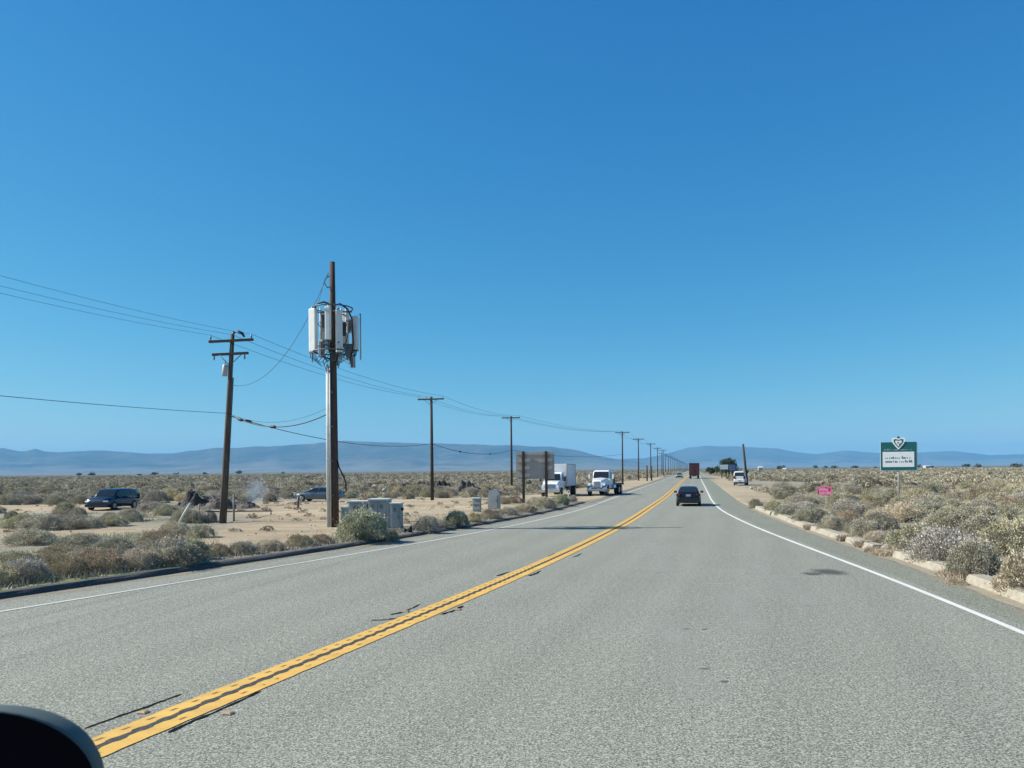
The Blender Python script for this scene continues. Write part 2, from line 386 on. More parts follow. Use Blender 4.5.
def inpoly(x, y, p):
    c = False; j = len(p) - 1
    for i in range(len(p)):
        if (p[i][1] > y) != (p[j][1] > y) and x < (p[j][0] - p[i][0]) * (y - p[i][1]) / (p[j][1] - p[i][1]) + p[i][0]: c = not c
        j = i
    return c
def bare(x, y):
    if y < 8: return 0.
    j = noise.noise(Vector((x * .35, y * .35, 0))) * 2.0
    px, py = proj(x + j * .5, y + j)
    if inpoly(px, py, LOT): return 1.
    if inpoly(px, py, BAND): return .85
    if inpoly(px, py, PULL): return .62
    for s in SAND:
        if inpoly(px, py, s): return .8
    return 0.
def gz(x, y):
    """ground height: just under the road inside its edges, a little above it behind berm and kerb"""
    L, R = BERM(y), KERB(y)
    o = (L - x) if x < L else ((x - R) if x > R else -1)
    if o <= 0.02: return -.05
    side = .13 if x < L else .10
    if x < L and y > 60: side = lerp(.13, .0, min(1, (y - 60) / 8))
    if x > R and y > 52: side = lerp(.10, .0, min(1, (y - 52) / 8))
    base = lerp(-.03, side, min(1, o / .35))
    far = min(1, max(0, o - 1) / 12)
    return base + far * (.16 * noise.noise(Vector((x * .11, y * .11, 3))) + .07 * noise.noise(Vector((x * .5, y * .5, 7))))

# ------------------------------------------------------------------ setting
def build_ground():
    offs = [0, .03, .2, .38, .7] + list(np.arange(1.2, 62, .62))
    o = offs[-1]
    while o < 27000: o *= 1.18; offs.append(o)
    rows = list(np.arange(-40, 6, 4.)) + list(np.arange(6, 100, .62)); y = rows[-1]
    while y < 27000: y *= 1.045 if y < 400 else 1.14; rows.append(y)
    nl = len(offs); nc = 2 * nl
    V = np.zeros((len(rows) * nc, 3), np.float32); B = np.zeros(len(rows) * nc, np.float32); Gr = np.zeros_like(B); Fa = np.zeros_like(B)
    i = 0
    for y in rows:
        L, R = BERM(y), KERB(y)
        for x in [L - q for q in reversed(offs)] + [R + q for q in offs]:
            far = abs(x) > 400 or y > 600
            V[i] = (x, y, -.05 if (L <= x <= R) else (gz(x, y) if not far else 0.02))
            B[i] = bare(x, y) if not far else 0.
            Fa[i] = min(1., max(0., (math.hypot(x, y) - 230) / 350))
            if not far and x < L: Gr[i] = max(0, noise.noise(Vector((x * .12, y * .12, 9))) * 1.6) * (1 - .7 * B[i])
            i += 1
    fs = []
    for r in range(len(rows) - 1):
        for c in range(nc - 1):
            a = r * nc + c; fs.append((a, a + 1, a + nc + 1, a + nc))
    me = bpy.data.meshes.new('ground'); me.from_pydata(V.tolist(), [], fs)
    me.attributes.new('bare', 'FLOAT', 'POINT').data.foreach_set('value', B)
    me.attributes.new('scrubby', 'FLOAT', 'POINT').data.foreach_set('value', Fa)
    me.attributes.new('grassy', 'FLOAT', 'POINT').data.foreach_set('value', Gr)
    me.polygons.foreach_set('use_smooth', [True] * len(fs)); me.materials.append(soil)
    ob = bpy.data.objects.new('ground', me); COL.objects.link(ob); tag(ob, kind='structure')
build_ground()

def ribbon(name, fl, fr, y0, y1, z, mat, centre=None, step=.5, cols=1, kind='structure'):
    """sheet between two lateral curves, UV = (metres from centre, metres along)"""
    ys = list(np.arange(y0, min(y1, 260), step))
    y = ys[-1]
    while y < y1: y = min(y1, y * 1.25 if y > 200 else y + step); ys.append(y)
    vs, uvs, fs = [], [], []; s = 0; prev = None
    for y in ys:
        l, r = fl(y), fr(y); c = centre(y) if centre else (l + r) / 2
        if prev is not None: s += math.hypot(c - prev[0], y - prev[1])
        prev = (c, y)
        for k in range(cols + 1):
            x = lerp(l, r, k / cols); vs.append((x, y, z)); uvs.append((x - c, s))
    n = cols + 1
    for i in range(len(ys) - 1):
        for k in range(cols): fs.append((i * n + k, i * n + k + 1, (i + 1) * n + k + 1, (i + 1) * n + k))
    me = bpy.data.meshes.new(name); me.from_pydata(vs, [], fs); me.materials.append(mat)
    ul = me.uv_layers.new(name='UVMap'); li = np.zeros(len(me.loops), np.int32); me.loops.foreach_get('vertex_index', li)
    ul.data.foreach_set('uv', np.array(uvs, np.float32)[li].ravel())
    o = bpy.data.objects.new(name, me); COL.objects.link(o); return tag(o, kind=kind)
ribbon('road', lambda y: BERM(y) + (.0 if y < 62 else .6), lambda y: KERB(y) - (.32 if y < 52 else 0), -30, 14000, 0, asphalt, YL, cols=6)
ribbon('road_shoulder', lambda y: RW(y) + .3 + .1 * noise.noise(Vector((0, y * .4, 0))), lambda y: KERB(y) - (.33 if y < 52 else .02), -30, 230, .004, asphalt_edge)
ribbon('gutter', lambda y: KERB(y) - .32 + .05 * noise.noise(Vector((3, y * .8, 0))), lambda y: KERB(y) + .02, -30, 50, .005, conc)
lm = ribbon('road_marking', lambda y: LW(y) - .075, lambda y: LW(y) + .075, -10, 6000, .008, white_faded)
ribbon('road_marking', lambda y: RW(y) - .07, lambda y: RW(y) + .07, -10, 6000, .008, white_line)
ribbon('road_marking', lambda y: YL(y) - .285 + .022 * noise.noise(Vector((1, y * 4, 0))) * (y < 60), lambda y: YL(y) + .285 + .022 * noise.noise(Vector((7, y * 4, 0))) * (y < 60), -10, 6000, .009, yellow_line, centre=YL, step=.12)

# dark tar seals beside the centre line, and stains
def patch(px_pts, w, mat, z=.005, name='road_crack'):
    P0_ = [G(*p) for p in px_pts]; A, B = [], []; P = []
    for a_, b_ in zip(P0_[:-1], P0_[1:]):
        for q_ in range(6): P.append(a_.lerp(b_, q_ / 6) + Vector((random.gauss(0, w * .12), random.gauss(0, w * .3), 0)) * (q_ > 0))
    P.append(P0_[-1])
    for i, p in enumerate(P):
        t = (P[min(i + 1, len(P) - 1)] - P[max(i - 1, 0)]).normalized(); nrm = Vector((-t.y, t.x, 0))
        ww = w * (.2 if i in (0, len(P) - 1) else 1) * random.uniform(.45, 1.35)
        A.append(p + nrm * ww / 2 + Vector((0, 0, z))); B.append(p - nrm * ww / 2 + Vector((0, 0, z)))
    return tag(MB().strip(A, B).obj(name, mat), kind='structure')
patch([(84, 729), (120, 716), (150, 706), (182, 694)], .045, tar)
patch([(168, 733), (200, 718.5), (230, 705.5), (261, 691.5)], .055, tar)
patch([(371, 620.3), (385, 620), (401, 618)], .07, tar)
patch([(391, 615), (405, 611.5), (420, 604.5)], .07, tar)
patch([(440, 614.6), (452, 611.5), (463, 606)], .07, tar)
patch([(497, 576), (503, 574), (509, 572)], .085, tar)
patch([(529, 576), (535, 574), (541, 571)], .085, tar)
patch([(548, 556), (552, 555), (556, 553.5)], .085, tar)
patch([(574, 557), (578, 555.5), (581, 553.5)], .085, tar)
def blot(px, py, rx, ry, mat, seed, name='road_stain', z=.006):
    c = G(px, py); vs = [c + Vector((0, 0, z))]; n = 22
    for k in range(n):
        q = 2 * math.pi * k / n; a = 1 + .35 * noise.noise(Vector((math.cos(q) * 1.5, math.sin(q) * 1.5, seed)))
        vs.append(c + Vector((math.cos(q) * rx * a, math.sin(q) * ry * a, z)))
    o = MB().add(vs, [(0, k + 1, (k + 1) % n + 1) for k in range(n)]).obj(name, mat)
    q = [(v.co - vs[0]).length for v in o.data.vertices]; mx = max(q)
    o.data.attributes.new('core', 'FLOAT', 'POINT').data.foreach_set('value', [1. if a < 1e-4 else 0. for a in q]); return tag(o, kind='structure')
blot(829, 572, .60, .85, stain, 1); blot(812, 574, .35, .4, stain, 2)
blot(686, 629, .09, .09, stain, 3); blot(705, 629.5, .07, .05, stain, 5); blot(704, 669, .10, .06, stain, 4); blot(724, 682, .09, .06, stain, 6)

def make_dust(name, col, strength):
    m, nt, b = newmat(name); b.inputs['Base Color'].default_value = (*col, 1); b.inputs['Roughness'].default_value = .95
    uv = N(nt, 'ShaderNodeUVMap'); sx = N(nt, 'ShaderNodeSeparateXYZ'); nt.links.new(uv.outputs[0], sx.inputs[0]); tc = N(nt, 'ShaderNodeTexCoord'); P = tc.outputs['Object']
    edge = ramp(nt, math_(nt, 'ABSOLUTE', sx.outputs[0]), 1.0, .0)
    a = math_(nt, 'ADD', edge, math_(nt, 'MULTIPLY', math_(nt, 'SUBTRACT', math_(nt, 'ADD', math_(nt, 'MULTIPLY', noise_(nt, P, .7, 5, .65), .6), math_(nt, 'MULTIPLY', noise_(nt, P, 11, 4, .7), .4)), .5), 2.2))
    f = math_(nt, 'MULTIPLY', ramp(nt, a, .45, 1.15), strength)
    t = N(nt, 'ShaderNodeBsdfTransparent'); mx = N(nt, 'ShaderNodeMixShader'); nt.links.new(f, mx.inputs[0]); nt.links.new(t.outputs[0], mx.inputs[1]); nt.links.new(b.outputs[0], mx.inputs[2])
    nt.links.new(mx.outputs[0], nt.nodes['Material Output'].inputs[0]); return m
dust = make_dust('blown sand', (.40, .33, .235), .8)
ribbon('sand_drift', lambda y: BERM(y) + .05, lambda y: BERM(y) + 1.25, 2, 72, .012, dust, centre=lambda y: BERM(y) + .05)
ribbon('sand_drift', lambda y: KERB(y) - 1.05, lambda y: KERB(y) - .0, 2, 64, .012, dust, centre=KERB)
scuff = make_dust('pale scuffed asphalt', (.37, .37, .33), .42)
def scuff_at(y0, y1, dx, w):
    ribbon('road_scuff', lambda y: RW(y) + dx - w, lambda y: RW(y) + dx + w, y0, y1, .0065, scuff, centre=lambda y: RW(y) + dx)
scuff_at(12.5, 18, -4.2, .9); scuff_at(15, 24, -2.7, .6); scuff_at(9, 14, -5.6, .5); scuff_at(20, 34, -5.2, .8)
# left asphalt berm
def extrude_profile(name, f, y0, y1, prof, mat, step=.4, jit=.02, seed=0, taper=None):
    ys = np.linspace(y0, y1, max(2, int((y1 - y0) / step) + 1)); secs = []
    for i, y in enumerate(ys):
        t = Vector((f(y + .1) - f(y - .1), .2, 0)).normalized(); nrm = Vector((t.y, -t.x, 0)); c = Vector((f(y), y, 0))
        sec = []
        for k, (o, z) in enumerate(prof):
            nz = noise.noise(Vector((y * 1.3, k * 5.1, seed))) * jit
            tp = taper(y) if taper else 1
            sec.append(c + nrm * (o + nz) + Vector((0, 0, (z if z < .05 else z * tp) + (nz if z > .05 else 0))))
        secs.append(sec)
    return tag(MB().loft(secs, smooth=False).obj(name, mat), kind='structure')
extrude_profile('berm', BERM, -12, 62, [(.10, -.03), (.04, .11), (-.03, .185), (-.22, .20), (-.42, .12), (-.45, -.04)], asphalt_berm, jit=.025, taper=lambda y: lerp(.72, .5, min(1, max(0, (y - 20) / 25))))

# right concrete kerb: broken lengths with gaps
KP = [(-.03, -.03), (.03, .15), (.07, .19), (.40, .195), (.46, .12), (.46, -.04)]
KP2 = [(-o, z) for o, z in KP]
kerbs = [(4, 17.8), (18.9, 22.9), (24.7, 25.6), (25.9, 27.7), (28.1, 33.0), (33.5, 38.2), (38.5, 43.5), (43.8, 50.5)]
for i, (a, b) in enumerate(kerbs):
    extrude_profile('kerb', (lambda y, k=i: KERB(y) + .03 * math.sin(k * 2.3)), a, b, [(o * -1 if False else o, z) for o, z in KP], conc, step=.35, jit=.016, seed=i * 3.7)

# mountains
def range_mesh(pts, dist, thick, seed, step=4):
    xs = np.arange(pts[0][0], pts[-1][0] + 1, step); pyf = interp(pts); rows = 22
    vs, fs = [], []
    for r in range(rows):
        t = r / (rows - 1); D = dist + thick * (t - .62)
        for x in xs:
            a, _ = ray(x, 470); hor = HY - (x - 512) * math.tan(ROLL)
            H = max(0, (hor - pyf(x)) / F * dist)
            s = (t / .62) ** 1.5 if t < .62 else max(0, 1 - (t - .62) / .38) ** 1.1
            X = a * D
            n = noise.ridged_multi_fractal(Vector((X / 900, D / 4200, seed)), 1., 2.1, 6, .9, 2.) / 3.2
            w = 1 - abs(s - .5) * 2
            n2 = noise.noise(Vector((X / 420, D / 900, seed + 3)))
            z = H * min(1.0, s) * (1 - .85 * (1 - min(1, n)) * max(0, 1 - s) ** .7) + H * .14 * n2 * (s if s < .9 else .35)
            if .60 < t < .65: z = H * (1 + .035 * noise.noise(Vector((X / 260, seed, 0))))
            vs.append((X, D, z - 2))
    n = len(xs)
    for r in range(rows - 1):
        for c in range(n - 1): fs.append((r * n + c, r * n + c + 1, (r + 1) * n + c + 1, (r + 1) * n + c))
    return tag(MB().add(vs, fs, True).obj('hills', hillmat), kind='structure')
range_mesh([(-420, 452), (-250, 444), (-120, 447), (-60, 450), (-20, 448), (4, 447.5), (18, 450.5), (26, 451), (36, 448.5), (46, 451.5), (60, 452), (90, 450.5), (110, 451), (150, 453.5), (172, 453), (200, 449.5), (215, 447), (226, 448), (250, 446.5), (290, 445), (312, 443.5), (322, 442), (334, 442.5), (345, 440.5), (362, 441), (380, 442.5), (400, 442), (440, 443.5), (470, 444), (500, 445), (552, 446.5), (578, 450), (603, 456.7), (625, 460), (650, 463), (690, 469), (720, 470)], 13500, 7000, 1.3)
range_mesh([(560, 470), (600, 461), (625, 458.5), (645, 458), (660, 455), (674, 451.5), (688, 447.5), (700, 446), (712, 445.8), (737, 446.4), (760, 447.2), (776, 448.2), (795, 451.6), (815, 454), (828, 452.3), (845, 450.3), (862, 451.5), (879, 452.6), (905, 453), (934, 451.6), (953, 450.8), (970, 452.5), (990, 455), (1024, 454), (1080, 452), (1180, 455), (1300, 451), (1420, 456)], 19000, 8000, 4.1)

# haze: one closed box of even, pale air
hm = bpy.data.materials.new('haze air'); hm.use_nodes = True; nt = hm.node_tree
nt.nodes.remove(nt.nodes['Principled BSDF'])
pv = N(nt, 'ShaderNodeVolumePrincipled'); pv.inputs['Color'].default_value = (.24, .62, 1.0, 1); pv.inputs['Density'].default_value = 5.7e-5
pv.inputs['Anisotropy'].default_value = 0.0
nt.links.new(pv.outputs[0], nt.nodes['Material Output'].inputs['Volume'])
hz = MB().box((3000, 13800, 349), (61000, 28000, 702)).obj('haze', hm); tag(hz, kind='stuff')

# ------------------------------------------------------------------ shrubs
KINDS = {  # base colour, width/height feel
    'grey-green': (.455, .44, .325), 'olive': (.40, .38, .27), 'straw-coloured': (.54, .475, .335),
    'grey': (.455, .43, .355), 'brown': (.34, .29, .215), 'russet': (.41, .325, .235), 'pale green': (.43, .435, .315)}
def shrub_arrays(kind, seed, nleaf, leaf, twigs=160, upright=.5):
    r = np.random.default_rng(seed)
    nc = int(max(5, min(70, nleaf / 28)))
    ph = r.uniform(0, 2 * np.pi, nc); ct = r.uniform(.02, 1, nc) ** .8; st = np.sqrt(1 - ct ** 2)
    lob = .80 + .26 * r.random(nc); lob *= 1 - .16 * np.sin(ph * 2 + seed)
    cc = np.stack([st * np.cos(ph) * lob * .84, st * np.sin(ph) * lob * .84, ct * lob * .82], 1)
    ci = r.integers(0, nc, nleaf); p = cc[ci] + r.normal(0, .105, (nleaf, 3))
    # pull the leaves out to a lumpy dome so each shrub reads as one rounded mound
    dd = p.copy(); dd[:, 2] = np.abs(dd[:, 2]) + .01; dd /= np.linalg.norm(dd, axis=1, keepdims=True)
    az, el = np.arctan2(dd[:, 1], dd[:, 0]), np.arcsin(dd[:, 2])
    lump = .90 + .07 * np.sin(az * 3 + seed) * np.cos(el) + .05 * np.sin(az * 5 + el * 6 + seed * 2) + .04 * np.sin(az * 9 - el * 8 + seed)
    rr = lump * (1 - .16 * r.random(nleaf) ** 1.5); sh = r.random(nleaf) < .78
    p[sh] = (dd * rr[:, None] * np.array([.90, .90, .93]))[sh]
    inner = r.random(nleaf) < .16; p[inner] *= r.random((inner.sum(), 1)) * .8 + .1
    p[:, 2] = np.abs(p[:, 2]) * 1.0 + .02
    out = p / (np.linalg.norm(p, axis=1, keepdims=True) + 1e-6)
    d = out * (1 - upright) + np.array([0, 0, upright]) + r.normal(0, .38, (nleaf, 3)); d /= np.linalg.norm(d, axis=1, keepdims=True)
    sd = np.cross(d, r.normal(0, 1, (nleaf, 3))); sd /= np.linalg.norm(sd, axis=1, keepdims=True)
    ln = leaf * r.uniform(.7, 1.6, (nleaf, 1)); wd = leaf * r.uniform(.20, .40, (nleaf, 1))
    q = np.stack([p - sd * wd, p + sd * wd, p + d * ln + sd * wd * .4, p + d * ln - sd * wd * .4], 1)
    base = np.array(KINDS[kind]); val = (.55 + .75 * r.random(nc))[ci][:, None] * r.uniform(.55, 1.45, (nleaf, 1))
    col = base * val; warm = (r.random(nleaf) < .16)[:, None]
    col = np.where(warm, col * np.array([1.25, 1.0, .8]), col)
    if twigs:
        k = twigs; a = r.normal(0, .10, (k, 3)); a[:, 2] = 0.0
        e = cc[r.integers(0, nc, k)] * r.uniform(.75, 1.12, (k, 1)) + r.normal(0, .07, (k, 3)); e[:, 2] = np.abs(e[:, 2]) + .03
        t = e - a; s2 = np.cross(t, r.normal(0, 1, (k, 3))); s2 /= np.linalg.norm(s2, axis=1, keepdims=True)
        w = leaf * .12
        tq = np.stack([a - s2 * w, a + s2 * w, e + s2 * w * .3, e - s2 * w * .3], 1)
        tc = np.tile(np.array([.30, .26, .21]), (k, 1)) * r.uniform(.7, 1.5, (k, 1))
        q = np.concatenate([q, tq]); col = np.concatenate([col, tc])
    return q.astype(np.float32), col.astype(np.float32)
def quads_mesh(name, q, col, mat):
    n = len(q); me = bpy.data.meshes.new(name)
    me.vertices.add(n * 4); me.vertices.foreach_set('co', q.reshape(-1))
    me.loops.add(n * 4); me.loops.foreach_set('vertex_index', np.arange(n * 4, dtype=np.int32))
    me.polygons.add(n); me.polygons.foreach_set('loop_start', np.arange(0, n * 4, 4, dtype=np.int32))
    try: me.polygons.foreach_set('loop_total', np.full(n, 4, np.int32))
    except Exception: pass
    at = me.attributes.new('col', 'FLOAT_COLOR', 'FACE')
    at.data.foreach_set('color', np.concatenate([np.clip(col, 0, 1), np.ones((n, 1), np.float32)], 1).astype(np.float32).reshape(-1))
    me.materials.append(mat); me.update(calc_edges=True); me.validate(); return me
PROTO = {}
for ki, kind in enumerate(KINDS):
    for v in range(2):
        n = {'brown': 7500, 'russet': 8000, 'pale green': 12000}.get(kind, 13000)
        q, c = shrub_arrays(kind, 100 + ki * 10 + v, n, .035 if kind != 'pale green' else .040, 520 if kind in ('brown', 'russet', 'straw-coloured') else 300, .5 if kind in ('pale green', 'straw-coloured') else .35)
        PROTO[kind, v] = quads_mesh('desert_shrub', q, c, leafmat)

LANDMARKS = [('green signpost', G(898, 507)), ('pink sign', G(824, 499)), ('first kerb gap', G(962, 577)), ('second kerb gap', G(888, 555)),
             ('brown-backed road sign', G(535, 504)), ('grey cabinets', G(370, 533)), ('leaning double-arm pole', G(222, 525)), ('dark blue minivan', G(112, 509)),
             ('parked white van', G(741, 485)), ('antenna pole', G(334, 533)), ('round-topped pedestal', G(494, 509.5)), ('slanted pipe', G(178, 528)), ('silver sedan', G(318, 500)), ('single-arm pole by the dirt lot', G(432, 499))]
def shrub_label(kind, x, y, w):
    nm, p = min(LANDMARKS, key=lambda q: (q[1].x - x) ** 2 + (q[1].y - y) ** 2)
    dx, dy = x - p.x, y - p.y; r = math.hypot(dx, dy)
    far = 'just ' if r < 3 else ('' if r < 8 else 'well ' if r < 16 else 'far ')
    if abs(dy) > abs(dx) * .9: rel = f'{far}beyond' if dy > 0 else f'{far}in front of'
    else: rel = f'{far}to the right of' if dx > 0 else f'{far}to the left of'
    if r > 40: return f'{kind} scrub bush on the open plain {rel} the {nm}'
    size = 'small' if w < .95 else ('large' if w > 1.7 else 'medium')
    return f'{size} {kind} desert shrub {rel} the {nm}'
placed = []; cand = []
def add_shrub(x, y, w, h, kind, label=None):
    cand.append((x, y, w, h, kind, label)); placed.append((x, y, w))
def shrub_px(px, py, wpx, hpx, kind, label=None):
    if px > 780: hpx *= .86
    if px < 335 and py > 545: py -= 4; hpx *= .70
    p = G(px, py, .08); add_shrub(p.x, p.y + .15, wpx * p.y / F, hpx * p.y / F, kind, label)
for s in [
    (361, 541, 56, 31, 'pale green', 'large feathery pale green bush in front of the grey cabinets'),
    (392, 540, 15, 14, 'russet', 'small russet dry bush at the corner of the grey cabinets'),
    (427, 532, 27, 18, 'grey', None), (456, 527, 26, 17, 'pale green', None), (441, 529, 16, 9, 'grey', None), (474, 523, 18, 10, 'straw-coloured', None),
    (490, 519.5, 24, 10, 'straw-coloured', None), (507, 516, 22, 9, 'grey', None), (525, 513, 26, 10, 'straw-coloured', None), (545, 509, 26, 12, 'grey', None), (560, 505.5, 20, 11, 'pale green', None), (572, 502, 12, 7, 'grey', None), (535, 508, 20, 11, 'grey', None),
    (515, 504, 20, 9, 'russet', None), (504, 505, 16, 8, 'brown', None),
    (414, 494.5, 26, 11, 'straw-coloured', 'round straw-coloured bush left of the single-arm pole by the dirt lot'), (442, 494.5, 24, 10, 'grey', None), (398, 494, 22, 10, 'brown', None),
    (918, 551, 64, 30, 'grey-green', 'wide grey-green bush directly behind the isolated middle length of kerb'),
    (976, 577, 54, 42, 'grey-green', 'rounded grey-green bush growing in the nearest gap of the broken kerb'),
    (960, 582, 24, 12, 'straw-coloured', 'dry straw weeds spilling out of the nearest kerb gap'), (944, 572, 14, 8, 'straw-coloured', None),
    (886, 553, 24, 11, 'straw-coloured', 'dry straw weeds between the second and third kerb lengths'), (874, 549, 12, 8, 'russet', None),
    (860, 536, 22, 14, 'grey-green', None), (1012, 556, 66, 42, 'olive', None), (985, 546, 60, 36, 'olive', None), (950, 536, 60, 30, 'olive', None), (1030, 575, 30, 20, 'grey', None),
    (832, 531, 28, 18, 'olive', None), (808, 523, 30, 16, 'grey-green', None), (790, 516, 30, 15, 'pale green', None), (775, 512, 22, 12, 'grey-green', None), (756, 507, 15, 10, 'olive', None),
    (848, 524, 28, 16, 'russet', None), (880, 530, 38, 22, 'grey-green', None), (905, 522, 46, 26, 'straw-coloured', None), (848, 508, 22, 18, 'brown', None), (803, 505, 34, 12, 'grey', None),
    (165, 570, 76, 40, 'grey', None), (135, 574, 54, 32, 'straw-coloured', None), (190, 566, 40, 30, 'grey-green', None), (95, 578, 56, 36, 'russet', None), (60, 582, 60, 34, 'brown', None), (20, 588, 60, 34, 'grey', None), (-15, 592, 60, 36, 'straw-coloured', None),
    (215, 562, 34, 20, 'brown', None), (240, 560, 34, 20, 'grey', None), (268, 556, 34, 18, 'straw-coloured', None), (298, 552, 30, 18, 'straw-coloured', None), (320, 549, 26, 15, 'russet', None),
    (112, 560, 50, 26, 'grey-green', None), (60, 566, 60, 24, 'brown', None), (10, 572, 56, 24, 'olive', None), (160, 552, 50, 26, 'russet', None), (78, 552, 44, 20, 'grey', None), (30, 550, 60, 22, 'grey-green', None),
    (40, 531, 46, 16, 'grey-green', None), (78, 530, 44, 15, 'grey', None), (20, 529, 36, 14, 'olive', None), (110, 527, 34, 12, 'grey-green', None), (128, 522, 30, 14, 'grey-green', None), (60, 522, 26, 11, 'brown', None), (185, 524, 34, 16, 'grey-green', None), (206, 523, 24, 14, 'grey', None), (165, 517, 28, 12, 'grey-green', None), (150, 512, 28, 11, 'grey', None),
    (5, 505, 26, 12, 'grey-green', None), (30, 504, 24, 11, 'grey', None), (55, 504, 22, 10, 'grey-green', None), (80, 503, 22, 9, 'olive', None), (155, 502, 30, 14, 'grey', None), (168, 500, 26, 14, 'straw-coloured', None), (270, 493, 20, 9, 'grey', None), (288, 494, 18, 9, 'straw-coloured', None),
]: shrub_px(*s)
NSPEC = len(cand)
KL = ['grey-green', 'grey', 'olive', 'straw-coloured', 'brown', 'pale green', 'russet']
KW = {'L': [.34, .33, .10, .13, .07, .02, .01], 'R': [.33, .14, .22, .22, .04, .04, .01]}
def ok(x, y, w):
    for px, py, pw in placed:
        if (px - x) ** 2 + (py - y) ** 2 < ((w + pw) * .60) ** 2: return False
    return True
KEEPOUT = [(G(370, 533), 2.1), (G(477, 512), .9), (G(494, 509.5), .9), (G(112, 509), 3.3), (G(318, 500), 4), (G(560, 497), 5), (G(600, 496), 5), (G(741, 485), 3), (G(898, 507), .5), (G(222, 525), .7), (G(824, 497), 1.3), (W(334.5, 533, 36), .9)]
def tryadd(x, y, w, h, side):
    px, py = proj(x, y, h)
    if side == 'L' and ((80 < px < 142 and y < 58 and py < 511) or (205 < px < 350 and 15 < y < 40) or (140 < px < 335 and 40 < y < 66 and py < 512)): return False
    if ok(x, y, w) and all((k.x - x) ** 2 + (k.y - y) ** 2 > (r + w * .3) ** 2 for k, r in KEEPOUT):
        if x > KERB(y):    # keep the sightline to the two roadside signs as open as in the photograph
            px, py = proj(x, y, 0)
            if 812 < px < 836 and 20 < y < 64: h = min(h, .55)
        add_shrub(x, y, w, h, KL[int(np.searchsorted(np.cumsum(KW[side]), random.random() * .999))]); return True
    return False
for _ in range(1500):       # left verge behind the berm
    y = random.uniform(12, 34); o = .95 + abs(random.gauss(0, 1.8))
    w = random.uniform(.7, 1.5); x = BERM(y) - .45 - o
    if o < 5.5 and bare(x, y) < .5: tryadd(x, y, w, w * random.uniform(.36, .5), 'L')
for _ in range(900):        # left middle ground, thinner
    y = random.uniform(24, 62); x = BERM(y) - random.uniform(4, 55)
    px, py = proj(x, y)
    if px < -40 or bare(x, y) > .4: continue
    w = random.uniform(.7, 1.7)
    if random.random() < (.2 if px < 215 else .5): tryadd(x, y, w, w * random.uniform(.42, .6), 'L')
for _ in range(5200):       # right side from the kerb back
    y = random.uniform(15, 95); x = KERB(y) + .62 + random.uniform(0, 1) ** 1.3 * (.72 * y + 8)
    px, py = proj(x, y)
    if px > 1070 or bare(x, y) > .4: continue
    w = .9 + 1.5 * random.random() ** 1.3
    tryadd(x, y, w, w * random.uniform(.42, .54), 'R')
for _ in range(420):        # sparse dry sprigs on the bare lot
    y = random.uniform(30, 72); x = BERM(y) - random.uniform(1.5, 45)
    if bare(x, y) > .5 and noise.noise(Vector((x * .15, y * .15, 21))) > .0:
        w = random.uniform(.25, .75)
        if ok(x, y, w) and all((k.x - x) ** 2 + (k.y - y) ** 2 > (r + .4) ** 2 for k, r in KEEPOUT): add_shrub(x, y, w, w * random.uniform(.25, .5), random.choice(['brown', 'straw-coloured', 'grey', 'brown']))
for _ in range(2600):       # left beyond the track
    y = random.uniform(70, 110); a, _b = ray(random.uniform(-40, 640), 480); x = a * y
    if x > BERM(y) - 1.0 or bare(x, y) > .4: continue
    w = random.uniform(.8, 1.9); tryadd(x, y, w, w * random.uniform(.45, .6), 'L')
order = sorted(range(len(cand)), key=lambda i: (0 if i < NSPEC else 1, -cand[i][2] * cand[i][3] / cand[i][1] ** 2))
vis = []
for i in order:
    px, py = proj(cand[i][0], cand[i][1])
    if -30 < px < 1050: vis.append(i)
ind, rest = vis[:296], vis[296:]
labels = {}
for i in ind:
    x, y, w, h, kind, lab = cand[i]
    lab = lab or shrub_label(kind, x, y, w); labels.setdefault(lab, []).append(i)
for lab, ids in labels.items():
    for i in ids:
        x, y, w, h, kind, _l = cand[i]
        o = bpy.data.objects.new('desert_shrub', PROTO[kind, random.randrange(2)]); COL.objects.link(o)
        o.location = (x, y, gz(x, y) - .03); o.rotation_euler = (0, 0, random.uniform(0, 6.28)); o.scale = (w / 1.75, w / 1.75 * random.uniform(.85, 1.1), h / .93)
        tag(o, lab, 'shrub', 'desert shrubs beside the highway')
# the rest of the scrub: past counting, one object
MID = {k: [shrub_arrays(k, 500 + i * 7 + j, 520, .11, 24) for j in range(3)] for i, k in enumerate(KINDS)}
FAR = {k: [shrub_arrays(k, 900 + i * 7 + j, 150, .18, 0) for j in range(3)] for i, k in enumerate(KINDS)}
Q, C = [], []
def drop(lib, x, y, w, h, kind, z):
    q, c = lib[kind][random.randrange(3)]; a = random.uniform(0, 6.28); ca, sa = math.cos(a), math.sin(a)
    R = np.array([[ca * w / 1.75, -sa * w / 1.75, 0], [sa * w / 1.75, ca * w / 1.75, 0], [0, 0, h / .93]], np.float32)
    Q.append((q.reshape(-1, 3) @ R.T + np.array([x, y, z], np.float32)).reshape(-1, 4, 3)); C.append(c * np.array([1., .99, .93], np.float32) * random.uniform(.55, 1.05))
for i in rest:
    x, y, w, h, kind, _l = cand[i]; drop(MID, x, y, w, h, kind, gz(x, y) - .03)
nfar = 0
